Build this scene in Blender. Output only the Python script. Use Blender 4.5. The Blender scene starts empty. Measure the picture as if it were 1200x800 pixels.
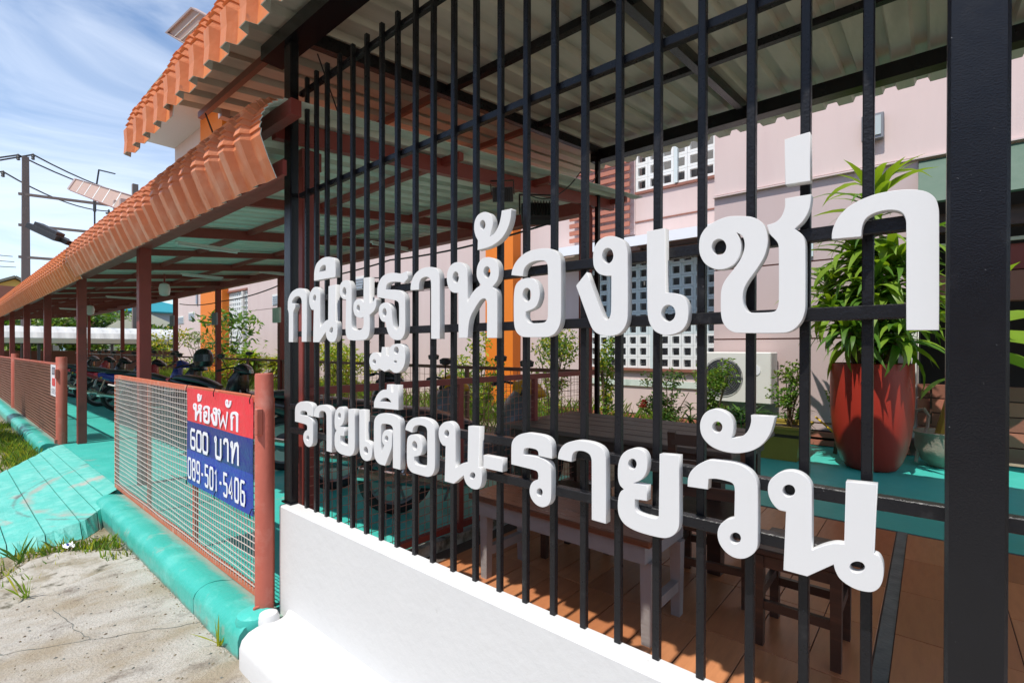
import bpy, bmesh, math, random
from mathutils import Vector, Matrix
R = math.radians
sc = bpy.context.scene
COL = sc.collection
# ------------------------------------------------------------------ camera
YAW, PITCH, ROLL = R(40.4525), R(-0.2362), R(0.1177)
fw = Vector((-math.sin(YAW)*math.cos(PITCH), math.cos(YAW)*math.cos(PITCH), math.sin(PITCH)))
rt = Vector((math.cos(YAW), math.sin(YAW), 0)); up = rt.cross(fw)
rt, up = rt*math.cos(ROLL)+up*math.sin(ROLL), up*math.cos(ROLL)-rt*math.sin(ROLL)
cam = bpy.data.cameras.new('camera'); cam.lens = 17.284; cam.sensor_width = 36; cam.shift_y = 0.00931
cam.clip_end = 2000; cam.clip_start = 0.02
camo = bpy.data.objects.new('camera', cam); COL.objects.link(camo)
camo.matrix_world = Matrix(((rt.x, up.x, -fw.x, 0), (rt.y, up.y, -fw.y, 0), (rt.z, up.z, -fw.z, 1.46), (0, 0, 0, 1)))
sc.camera = camo
# ------------------------------------------------------------------ world and sun
EL = 62.6
w = bpy.data.worlds.new('World'); sc.world = w; w.use_nodes = True
nt = w.node_tree; nt.nodes.clear()
def wn(t): return nt.nodes.new(t)
sky = wn('ShaderNodeTexSky'); sky.sky_type = 'NISHITA'; sky.sun_disc = False
sky.sun_elevation = R(EL); sky.sun_rotation = R(180); sky.air_density = 1.0; sky.dust_density = 0.25; sky.ozone_density = 2.2
bg = wn('ShaderNodeBackground'); bg.inputs[1].default_value = 0.15
tc = wn('ShaderNodeTexCoord'); mp = wn('ShaderNodeMapping'); mp.inputs['Scale'].default_value = (1.5, 1.0, 3.4); mp.inputs['Rotation'].default_value = (0.25, 0.5, 0.5)
n1 = wn('ShaderNodeTexNoise'); n1.inputs['Scale'].default_value = 1.9; n1.inputs['Detail'].default_value = 9; n1.inputs['Roughness'].default_value = .58; n1.inputs['Distortion'].default_value = .7
cr = wn('ShaderNodeValToRGB'); cr.color_ramp.elements[0].position = .42; cr.color_ramp.elements[1].position = .84
cr.color_ramp.elements[1].color = (.85, .85, .85, 1)
mx = wn('ShaderNodeMix'); mx.data_type = 'RGBA'; mx.inputs['B'].default_value = (7.0, 7.4, 8.0, 1)
wo = wn('ShaderNodeOutputWorld')
L = nt.links.new
L(tc.outputs['Generated'], mp.inputs[0]); L(mp.outputs[0], n1.inputs['Vector']); L(n1.outputs['Fac'], cr.inputs[0])
L(cr.outputs[0], mx.inputs['Factor']); L(sky.outputs[0], mx.inputs['A']); L(mx.outputs['Result'], bg.inputs[0]); L(bg.outputs[0], wo.inputs[0])
sl = bpy.data.lights.new('sun', 'SUN'); sl.energy = 3.9; sl.angle = R(0.5); sl.color = (1, .955, .88)
so = bpy.data.objects.new('sun', sl); COL.objects.link(so); so.rotation_euler = (R(90-EL), 0, R(-1.3)); so.location = (0, -10, 20)
sc.view_settings.view_transform = 'Standard'; sc.view_settings.look = 'None'; sc.view_settings.exposure = 0.32; sc.view_settings.gamma = 1
sc.cycles.max_bounces = 8; sc.cycles.diffuse_bounces = 5; sc.cycles.caustics_reflective = False; sc.cycles.caustics_refractive = False
rnd = random.Random(7)
# ------------------------------------------------------------------ materials
def M(name, rgb, rough=.6, var=.14, scale=6, bump=.0, bscale=50, metal=0, col2=None, lo=.45, hi=.7, scale2=3, stretch=(1, 1, 1), spec=.5, trans=0, rnd_obj=0, col3=None, lo3=.6, hi3=.7, scale3=30, ro3=.6):
    m = bpy.data.materials.new(name); m.use_nodes = True; t = m.node_tree; N = t.nodes; b = N['Principled BSDF']; K = t.links.new
    b.inputs['Roughness'].default_value = rough; b.inputs['Metallic'].default_value = metal; b.inputs['Specular IOR Level'].default_value = spec
    co = N.new('ShaderNodeTexCoord'); ma = N.new('ShaderNodeMapping'); ma.inputs['Scale'].default_value = stretch
    K(co.outputs['Object'], ma.inputs[0])
    def noise(s, d=5, ro=.6):
        n = N.new('ShaderNodeTexNoise'); n.inputs['Scale'].default_value = s; n.inputs['Detail'].default_value = d; n.inputs['Roughness'].default_value = ro
        K(ma.outputs[0], n.inputs['Vector']); return n.outputs['Fac']
    def mixc(f, a, c):
        x = N.new('ShaderNodeMix'); x.data_type = 'RGBA'; K(f, x.inputs['Factor'])
        if isinstance(a, tuple): x.inputs['A'].default_value = (*a, 1)
        else: K(a, x.inputs['A'])
        x.inputs['B'].default_value = (*c, 1); return x.outputs['Result']
    def ramp(f, lo, hi):
        r = N.new('ShaderNodeMapRange'); r.inputs['From Min'].default_value = lo; r.inputs['From Max'].default_value = hi; K(f, r.inputs['Value']); return r.outputs['Result']
    c = mixc(noise(scale), tuple(min(1, v*(1+var)) for v in rgb), tuple(v*(1-var) for v in rgb))
    if col2: c = mixc(ramp(noise(scale2, 8), lo, hi), c, col2)
    if col3: c = mixc(ramp(noise(scale3, 10 if ro3 > .6 else 6, ro3), lo3, hi3), c, col3)
    if rnd_obj:
        oi = N.new('ShaderNodeObjectInfo'); hs = N.new('ShaderNodeHueSaturation'); r = N.new('ShaderNodeMapRange')
        r.inputs['To Min'].default_value = 1-rnd_obj; r.inputs['To Max'].default_value = 1+rnd_obj; K(oi.outputs['Random'], r.inputs['Value']); K(r.outputs['Result'], hs.inputs['Value']); K(c, hs.inputs['Color']); c = hs.outputs['Color']
    K(c, b.inputs['Base Color'])
    rr = N.new('ShaderNodeMapRange'); rr.inputs['To Min'].default_value = max(.03, rough-.12); rr.inputs['To Max'].default_value = min(1, rough+.12); K(noise(scale*2.3), rr.inputs['Value']); K(rr.outputs['Result'], b.inputs['Roughness'])
    if bump:
        bm = N.new('ShaderNodeBump'); bm.inputs['Strength'].default_value = bump; bm.inputs['Distance'].default_value = .02; K(noise(bscale, 6), bm.inputs['Height']); K(bm.outputs[0], b.inputs['Normal'])
    if trans: b.inputs['Transmission Weight'].default_value = trans
    return m
def leafmat(name, rgb, rough=.45, tr=.35):
    m = M(name, rgb, rough, .3, 3, rnd_obj=.12); t = m.node_tree; b = t.nodes['Principled BSDF']
    tl = t.nodes.new('ShaderNodeBsdfTranslucent'); ms = t.nodes.new('ShaderNodeMixShader'); ms.inputs[0].default_value = tr
    tl.inputs[0].default_value = (rgb[0]*1.6, rgb[1]*1.5, rgb[2]*.6, 1)
    t.links.new(b.outputs[0], ms.inputs[1]); t.links.new(tl.outputs[0], ms.inputs[2]); t.links.new(ms.outputs[0], t.nodes['Material Output'].inputs[0]); return m
m_white = M('white_wall_paint', (.64, .64, .635), .75, .03, 5, .12, 22, col2=(.65, .65, .64), lo=.58, hi=.85, scale2=4, col3=(.5, .49, .46), lo3=.70, hi3=.80, scale3=28)
m_letter = M('white_letter_plastic', (.66, .66, .66), .45, .03, 9, .015, 80)
m_black = M('black_gloss_paint', (.007, .007, .009), .2, .3, 14, .12, 300, col2=(.02, .02, .022), lo=.6, hi=.8, scale2=9, col3=(.4, .4, .4), lo3=.735, hi3=.75, scale3=190, spec=.38)
m_blackd = M('black_dusty_paint', (.010, .010, .012), .3, .3, 20, .15, 120, col2=(.05, .05, .05), lo=.6, hi=.85, scale2=14, col3=(.4, .4, .4), lo3=.73, hi3=.78, scale3=150, spec=.3)
m_red = M('red_oxide_paint', (.25, .045, .034), .5, .2, 5, .1, 60, col2=(.12, .03, .025), lo=.55, hi=.8, scale2=3)
m_salmon = M('faded_red_paint', (.48, .12, .08), .6, .16, 7, .12, 50, col2=(.55, .22, .17), lo=.52, hi=.75, scale2=8, col3=(.16, .06, .04), lo3=.72, hi3=.76, scale3=70)
m_gate = M('gate_frame_paint', (.58, .15, .075), .6, .16, 9, .1, 50, col2=(.62, .33, .24), lo=.55, hi=.72, scale2=14, col3=(.2, .08, .05), lo3=.7, hi3=.76, scale3=60)
m_mesh = M('galvanised_wire', (.70, .60, .55), .45, .12, 20, metal=.2)
m_meshr = M('rusty_wire', (.36, .16, .11), .6, .2, 20)
m_tile = M('orange_roof_paint', (.64, .195, .055), .5, .14, 4, .1, 40, col2=(.68, .28, .12), lo=.5, hi=.8, scale2=5, stretch=(3, 1, 1), col3=(.3, .1, .05), lo3=.68, hi3=.8, scale3=9)
m_tile2 = M('faded_orange_roof_paint', (.62, .20, .08), .55, .14, 4, .1, 40, col2=(.70, .36, .22), lo=.45, hi=.75, scale2=5, stretch=(3, 1, 1), col3=(.28, .1, .06), lo3=.68, hi3=.8, scale3=9)
m_zinc = M('zinc_underside', (.58, .57, .50), .55, .14, 3, .06, 30, metal=.1, col2=(.40, .40, .35), lo=.5, hi=.8, scale2=2, stretch=(4, .6, 1))
m_zincg = M('zinc_green_bounce', (.64, .72, .65), .5, .14, 3, .06, 30, metal=.1, col2=(.33, .44, .38), lo=.5, hi=.8, scale2=2, stretch=(4, .6, 1))  # teal floor bounce painted into pale zinc; also colours a wall band and box
m_teal = M('teal_floor_paint', (.055, .47, .40), .42, .14, 1.6, .25, 40, col2=(.10, .55, .48), lo=.5, hi=.75, scale2=3.0, col3=(.34, .36, .31), lo3=.66, hi3=.76, scale3=4)
m_kerb = M('teal_kerb_paint', (.045, .42, .345), .38, .12, 3, .3, 30, col2=(.16, .58, .50), lo=.5, hi=.8, scale2=5, col3=(.38, .38, .31), lo3=.60, hi3=.78, scale3=7)
m_ramp = M('worn_teal_ramp_paint', (.10, .49, .42), .6, .14, 3, .4, 35, col2=(.20, .58, .51), lo=.42, hi=.7, scale2=9, col3=(.45, .42, .37), lo3=.60, hi3=.68, scale3=1.6)
def add_arcs(m, cx, cy, bands, col):
    t = m.node_tree; N = t.nodes; K = t.links.new; b = N['Principled BSDF']; src = b.inputs['Base Color'].links[0].from_socket
    co = N.new('ShaderNodeTexCoord'); sp = N.new('ShaderNodeVectorMath'); sp.operation = 'MULTIPLY'; sp.inputs[1].default_value = (1, 1, 0); K(co.outputs['Object'], sp.inputs[0])
    ds = N.new('ShaderNodeVectorMath'); ds.operation = 'DISTANCE'; ds.inputs[1].default_value = (cx, cy, 0); K(sp.outputs[0], ds.inputs[0])
    no = N.new('ShaderNodeTexNoise'); no.inputs['Scale'].default_value = 3.2; no.inputs['Detail'].default_value = 9; no.inputs['Roughness'].default_value = .65; K(co.outputs['Object'], no.inputs['Vector'])
    cr = N.new('ShaderNodeValToRGB'); cr.color_ramp.elements[0].color = (0, 0, 0, 1); cr.color_ramp.elements[1].color = (0, 0, 0, 1); cr.color_ramp.elements[1].position = 1
    for r, w_, a in bands:
        for p, v in ((r-w_, 0), (r, a), (r+w_, 0)): e = cr.color_ramp.elements.new(p/4); e.color = (v, v, v, 1)
    dv = N.new('ShaderNodeMath'); dv.operation = 'MULTIPLY'; dv.inputs[1].default_value = .25; K(ds.outputs['Value'], dv.inputs[0]); K(dv.outputs[0], cr.inputs[0])
    ad = N.new('ShaderNodeMath'); ad.operation = 'ADD'; K(cr.outputs[0], ad.inputs[0]); K(no.outputs['Fac'], ad.inputs[1])
    mr = N.new('ShaderNodeMapRange'); mr.inputs['From Min'].default_value = .78; mr.inputs['From Max'].default_value = 1.0; K(ad.outputs[0], mr.inputs['Value'])
    mx = N.new('ShaderNodeMix'); mx.data_type = 'RGBA'; mx.inputs['B'].default_value = (*col, 1); K(mr.outputs['Result'], mx.inputs['Factor']); K(src, mx.inputs['A']); K(mx.outputs['Result'], b.inputs['Base Color'])
add_arcs(m_ramp, -6.2, 1.95, ((1.42, .16, .42), (1.62, .10, .3), (.95, .2, .16)), (.34, .38, .33))
add_arcs(m_ramp, -6.2, 1.95, ((1.50, .06, .36), (2.1, .12, .22)), (.13, .16, .15))
def add_band(m, ax, a, b, col, amt=.8, ns=9):   # dust band along one axis with a ragged edge
    t = m.node_tree; N = t.nodes; K = t.links.new; bs = N['Principled BSDF']; src = bs.inputs['Base Color'].links[0].from_socket
    co = N.new('ShaderNodeTexCoord'); sp = N.new('ShaderNodeSeparateXYZ'); K(co.outputs['Object'], sp.inputs[0])
    no = N.new('ShaderNodeTexNoise'); no.inputs['Scale'].default_value = ns; no.inputs['Detail'].default_value = 9; no.inputs['Roughness'].default_value = .7; K(co.outputs['Object'], no.inputs['Vector'])
    r = N.new('ShaderNodeMapRange'); r.inputs['From Min'].default_value = a; r.inputs['From Max'].default_value = b; K(sp.outputs[ax], r.inputs['Value'])
    ad = N.new('ShaderNodeMath'); ad.operation = 'ADD'; K(r.outputs['Result'], ad.inputs[0]); K(no.outputs['Fac'], ad.inputs[1])
    mr = N.new('ShaderNodeMapRange'); mr.inputs['From Min'].default_value = .95; mr.inputs['From Max'].default_value = 1.35; mr.inputs['To Max'].default_value = amt; K(ad.outputs[0], mr.inputs['Value'])
    mx = N.new('ShaderNodeMix'); mx.data_type = 'RGBA'; mx.inputs['B'].default_value = (*col, 1); K(mr.outputs['Result'], mx.inputs['Factor']); K(src, mx.inputs['A']); K(mx.outputs['Result'], bs.inputs['Base Color'])
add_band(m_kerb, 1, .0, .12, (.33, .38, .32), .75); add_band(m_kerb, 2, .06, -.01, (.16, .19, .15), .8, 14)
m_conc = M('stained_concrete', (.50, .47, .415), .9, .18, 12, .8, 80, col2=(.36, .30, .215), lo=.44, hi=.62, scale2=1.9, stretch=(1.5, .85, 1), col3=(.15, .115, .09), lo3=.53, hi3=.72, scale3=3.6, ro3=.8)
add_arcs(m_conc, -2.6, -.6, ((.55, .35, .22), (1.25, .3, .2)), (.24, .22, .185))
m_conc2 = M('old_cracked_concrete', (.44, .41, .36), .9, .15, 5, .9, 22, col2=(.28, .24, .17), lo=.46, hi=.64, scale2=5, col3=(.09, .08, .05), lo3=.56, hi3=.68, scale3=9)
m_dirt = M('dry_dirt', (.30, .25, .17), .95, .25, 8, .9, 30, col2=(.14, .11, .06), lo=.45, hi=.7, scale2=7, col3=(.42, .38, .30), lo3=.6, hi3=.7, scale3=18)
m_asph = M('road_concrete', (.36, .34, .31), .9, .12, 3, .5, 40)
m_floor = [M('wood_look_tile_%s' % n, c, .34, .16, 4, .05, 60, col2=c2, lo=.45, hi=.8, scale2=5, stretch=(5, .8, 1), rnd_obj=.13) for n, c, c2 in (('a', (.48, .19, .078), (.38, .14, .06)), ('b', (.51, .215, .095), (.40, .155, .07)), ('c', (.44, .17, .072), (.35, .125, .058)))]
m_grout = M('dark_grout', (.10, .075, .06), .9, .2, 20)
m_drain = M('wet_cement_strip', (.16, .17, .15), .7, .25, 9, .3, 40, col2=(.08, .09, .08), lo=.45, hi=.7, scale2=5)
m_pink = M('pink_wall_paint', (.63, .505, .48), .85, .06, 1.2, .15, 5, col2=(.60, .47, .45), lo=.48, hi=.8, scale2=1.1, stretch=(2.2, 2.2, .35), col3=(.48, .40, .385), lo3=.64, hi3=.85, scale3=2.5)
m_pink2 = M('mauve_wall_tone', (.53, .41, .395), .85, .06, 1.2, .15, 5, col2=(.52, .41, .40), lo=.48, hi=.8, scale2=1.1, stretch=(2.2, 2.2, .35), col3=(.42, .36, .35), lo3=.64, hi3=.85, scale3=2.5)  # greyer mauve tone for the lower right block and louvre posts
m_orange = M('orange_wall_paint', (.78, .20, .012), .6, .05, 1.5, .1, 20)
m_block = M('white_vent_block', (.78, .80, .79), .7, .06, 5, .1, 30)
m_blockb = M('blue_shade_vent_block', (.60, .68, .69), .6, .08, 5, .1, 30)  # awning shade and glass reflection painted in; plain blue on frames
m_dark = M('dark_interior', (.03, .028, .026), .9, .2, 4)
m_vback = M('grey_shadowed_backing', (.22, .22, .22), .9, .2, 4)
m_brown = M('brown_trim_paint', (.27, .105, .07), .55, .14, 5, .1, 40)
m_slat = M('red_brown_slat', (.42, .155, .10), .6, .1, 5)
m_wood = M('dark_stained_wood', (.060, .032, .022), .38, .3, 5, .15, 40, col2=(.13, .06, .035), lo=.5, hi=.8, scale2=4, stretch=(.6, 6, 6))
m_woodt = M('weathered_plank', (.16, .12, .095), .55, .25, 6, .2, 50, col2=(.055, .04, .034), lo=.45, hi=.75, scale2=5, stretch=(.5, 7, 7), rnd_obj=.15)
m_woodr = M('varnished_red_wood', (.19, .065, .03), .3, .25, 5, .08, 40, col2=(.10, .035, .02), lo=.45, hi=.75, scale2=4, stretch=(.6, 6, 6))
m_greyp = M('chalky_grey_paint', (.31, .28, .27), .7, .1, 9, .2, 50, col2=(.28, .25, .24), lo=.5, hi=.75, scale2=8)
m_pot = M('red_glazed_pot', (.38, .03, .016), .42, .08, 3, .05, 40)
m_clay = M('grey_clay', (.36, .31, .25), .8, .2, 8, .3, 40)
m_yel = M('olive_yellow_planter', (.36, .27, .04), .55, .15, 6, .1, 40)
m_yel2 = M('bright_yellow_plastic', (.75, .48, .02), .4, .1, 6)
m_soil = M('potting_soil', (.06, .042, .028), .95, .3, 20, .6, 40)
m_ac = M('aircon_white', (.72, .71, .67), .5, .05, 6)
m_grey = M('grey_metal', (.22, .22, .23), .45, .1, 8, metal=.5)
m_dgrey = M('dark_grey_plastic', (.045, .046, .05), .42, .15, 8)
m_blkp = M('black_plastic', (.016, .016, .018), .35, .2, 8)
m_tyre = M('tyre_rubber', (.022, .022, .022), .8, .2, 20)
m_chrome = M('chrome', (.6, .6, .6), .18, .1, 8, metal=1)
m_glass = M('dark_glass', (.03, .035, .04), .08, .1, 4)
m_lens = M('lamp_glass', (.45, .5, .5), .12, .1, 6)
m_globe = M('milky_globe', (.72, .74, .72), .3, .04, 6)
m_pole = M('pole_concrete', (.19, .155, .145), .85, .12, 3, .2, 30)
m_wire = M('wire_black', (.02, .02, .024), .5, .1, 5)
m_solar = M('solar_backsheet', (.46, .31, .24), .55, .08, 4)
m_solarf = M('solar_frame', (.40, .30, .27), .5, .08, 4)
m_green = M('green_awning', (.055, .11, .075), .6, .12, 3)
m_stem = M('brown_stem', (.13, .09, .05), .85, .25, 12, .3, 50)
m_gstem = M('green_stem', (.12, .17, .04), .7, .2, 12)
m_hill = M('hazy_hill', (.16, .24, .26), 1, .1, .02)
m_roofg = M('grey_green_roof', (.26, .26, .20), .8, .12, 1)
m_roofb = M('brown_tiled_roof', (.36, .17, .12), .8, .15, 1)
m_roofw = M('white_metal_roof', (.55, .55, .53), .5, .06, 1, col2=(.5, .5, .48), lo=.55, hi=.8, scale2=.8)
m_teal2 = M('teal_metal_roof', (.02, .25, .30), .5, .1, 1)
m_greyb = M('blue_grey_wall', (.30, .34, .40), .85, .08, .5)
m_cream = M('cream_wall', (.62, .60, .50), .85, .06, .6)
m_yelw = M('yellow_wall', (.62, .45, .12), .85, .06, .6)
m_bred = M('banner_red', (.78, .03, .045), .35, .06, 4, .9, 5)
m_bblue = M('banner_blue', (.018, .035, .36), .35, .12, 4, .9, 5)
m_bblue2 = M('banner_dark_blue', (.012, .022, .20), .35, .12, 4, .9, 5)
m_bwhite = M('banner_white_ink', (.82, .82, .86), .45, .03, 6)
m_ink = M('dark_ink', (.05, .05, .1), .5, .05, 6)
m_leafs = [leafmat('leaf_mid_green', (.085, .19, .022)), leafmat('leaf_dark_green', (.035, .095, .018)), leafmat('leaf_bright_green', (.20, .32, .03)), leafmat('leaf_yellow', (.42, .42, .035)), leafmat('leaf_olive', (.12, .15, .03)), leafmat('leaf_red', (.35, .05, .04))]
LM, LD, LB, LY, LO, LR = range(6)
# ------------------------------------------------------------------ mesh helper
def off(o):
    v = Vector((0, 0, 0))
    while o: v += o.location; o = o.parent
    return v
class MB:
    def __init__(s): s.v = []; s.f = []; s.mi = []
    def add(s, vs, fs, mi=0):
        n = len(s.v); s.v += [tuple(p) for p in vs]; s.f += [tuple(i+n for i in f) for f in fs]; s.mi += [mi]*len(fs); return s
    def box(s, x0, x1, y0, y1, z0, z1, mi=0, bev=0):
        if bev:
            b = min(bev, (x1-x0)*.45, (y1-y0)*.45, (z1-z0)*.45); bm = bmesh.new(); bmesh.ops.create_cube(bm, size=1)
            for v in bm.verts: v.co = ((x0+x1)/2+v.co.x*(x1-x0), (y0+y1)/2+v.co.y*(y1-y0), (z0+z1)/2+v.co.z*(z1-z0))
            bmesh.ops.bevel(bm, geom=bm.edges[:], offset=b, segments=1, affect='EDGES'); bm.verts.index_update()
            s.add([v.co for v in bm.verts], [[v.index for v in f.verts] for f in bm.faces], mi); bm.free(); return s
        return s.add([(x, y, z) for z in (z0, z1) for y in (y0, y1) for x in (x0, x1)], [(0, 2, 3, 1), (4, 5, 7, 6), (0, 1, 5, 4), (2, 6, 7, 3), (0, 4, 6, 2), (1, 3, 7, 5)], mi)
    def bar(s, p, q, a, b, upv=(0, 0, 1), mi=0):   # rectangular bar from p to q, a wide, b high
        p, q = Vector(p), Vector(q); d = (q-p).normalized(); u = Vector(upv); sd = d.cross(u)
        if sd.length < 1e-4: sd = d.cross(Vector((0, 1, 0)))
        sd.normalize(); u = sd.cross(d).normalized(); V = []
        for c in (p, q):
            for i, j in ((-1, -1), (1, -1), (1, 1), (-1, 1)): V.append(c+sd*(i*a/2)+u*(j*b/2))
        return s.add(V, [(0, 3, 2, 1), (4, 5, 6, 7), (0, 1, 5, 4), (1, 2, 6, 5), (2, 3, 7, 6), (3, 0, 4, 7)], mi)
    def tube(s, path, r, n=8, mi=0, caps=True, closed=False):
        P = [Vector(p) for p in path]; rr = r if isinstance(r, (list, tuple)) else [r]*len(P); V = []; m = len(P); pu = None
        for i, p in enumerate(P):
            a = P[(i-1) % m] if (closed or i > 0) else p; c = P[(i+1) % m] if (closed or i < m-1) else p
            d = (c-a).normalized()
            if pu is None: pu = d.cross(Vector((0, 0, 1)) if abs(d.z) < .9 else Vector((1, 0, 0))).normalized()
            pu = (pu-d*pu.dot(d)).normalized(); sd = d.cross(pu)
            for k in range(n): t = 2*math.pi*k/n; V.append(p+pu*(rr[i]*math.cos(t))+sd*(rr[i]*math.sin(t)))
        F = []
        for i in range(m if closed else m-1):
            for k in range(n):
                j = (i+1) % m; F.append((i*n+k, i*n+(k+1) % n, j*n+(k+1) % n, j*n+k))
        if caps and not closed: F.append(tuple(range(n))[::-1]); F.append(tuple((m-1)*n+k for k in range(n)))
        return s.add(V, F, mi)
    def lathe(s, prof, c=(0, 0, 0), n=24, mi=0):   # prof = (radius, z)
        c = Vector(c); V = []; F = []
        for r, z in prof:
            for k in range(n): t = 2*math.pi*k/n; V.append((c.x+r*math.cos(t), c.y+r*math.sin(t), c.z+z))
        for i in range(len(prof)-1):
            for k in range(n): F.append((i*n+k, i*n+(k+1) % n, (i+1)*n+(k+1) % n, (i+1)*n+k))
        F.append(tuple(range(n))[::-1]); F.append(tuple((len(prof)-1)*n+k for k in range(n)))
        return s.add(V, F, mi)
    def loft(s, secs, n=12, mi=0):   # secs = (x, z, half width y, half height z, lean) rings in the yz plane, squarish ellipse
        V = []; F = []
        for x, z, hw, hh, ln in secs:
            for k in range(n):
                t = 2*math.pi*k/n; cy, cz = math.cos(t), math.sin(t); cy = math.copysign(abs(cy)**.75, cy); cz = math.copysign(abs(cz)**.75, cz)
                V.append((x+ln*cz*hh, cy*hw, z+cz*hh))
        for i in range(len(secs)-1):
            for k in range(n): F.append((i*n+k, i*n+(k+1) % n, (i+1)*n+(k+1) % n, (i+1)*n+k))
        F.append(tuple(range(n))[::-1]); F.append(tuple((len(secs)-1)*n+k for k in range(n)))
        return s.add(V, F, mi)
    def prism(s, poly, axis, a, b, mi=0):   # polygon extruded along an axis
        n = len(poly)
        def P(u, v, t): return {'x': (t, u, v), 'y': (u, t, v), 'z': (u, v, t)}[axis]
        V = [P(u, v, a) for u, v in poly]+[P(u, v, b) for u, v in poly]
        return s.add(V, [tuple(range(n))[::-1], tuple(range(n, 2*n))]+[(i, (i+1) % n, n+(i+1) % n, n+i) for i in range(n)], mi)
    def mesh(s, name, mats, o=Vector((0, 0, 0)), smooth=False):
        me = bpy.data.meshes.new(name); me.from_pydata([(x-o.x, y-o.y, z-o.z) for x, y, z in s.v], [], s.f)
        for m in (mats if isinstance(mats, (list, tuple)) else [mats]): me.materials.append(m)
        me.polygons.foreach_set('material_index', s.mi)
        bm = bmesh.new(); bm.from_mesh(me); bmesh.ops.recalc_face_normals(bm, faces=bm.faces); bm.to_mesh(me); bm.free()
        if smooth:
            me.polygons.foreach_set('use_smooth', [True]*len(me.polygons))
            me.set_sharp_from_angle(angle=R(38))
        return me
    def build(s, name, mats, parent=None, smooth=False, kind=None):
        ob = bpy.data.objects.new(name, s.mesh(name, mats, off(parent) if parent else Vector((0, 0, 0)), smooth)); COL.objects.link(ob); ob.parent = parent
        if kind: ob['kind'] = kind
        return ob
def tag(o, label, cat, group=None):
    o['label'] = label; o['category'] = cat
    if group: o['group'] = group
    return o
def thing(name, label, cat, loc=(0, 0, 0), group=None):
    o = bpy.data.objects.new(name, None); COL.objects.link(o); o.location = loc; o.empty_display_size = .1
    return tag(o, label, cat, group)
def struct(name, mb, mat, **k):
    o = mb.build(name, mat, **k); o['kind'] = 'structure'; return o
def inst(name, me, parent, loc=(0, 0, 0), rot=None, scale=None):
    o = bpy.data.objects.new(name, me); COL.objects.link(o); o.parent = parent; o.location = loc
    if rot: o.rotation_euler = rot
    if scale: o.scale = scale
    return o
def kids(o): return [c for c in bpy.data.objects if c.parent == o]
def copy_tree(o, parent=None):
    c = o.copy(); COL.objects.link(c); c.parent = parent
    for ch in kids(o): copy_tree(ch, c)
    return c
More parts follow.
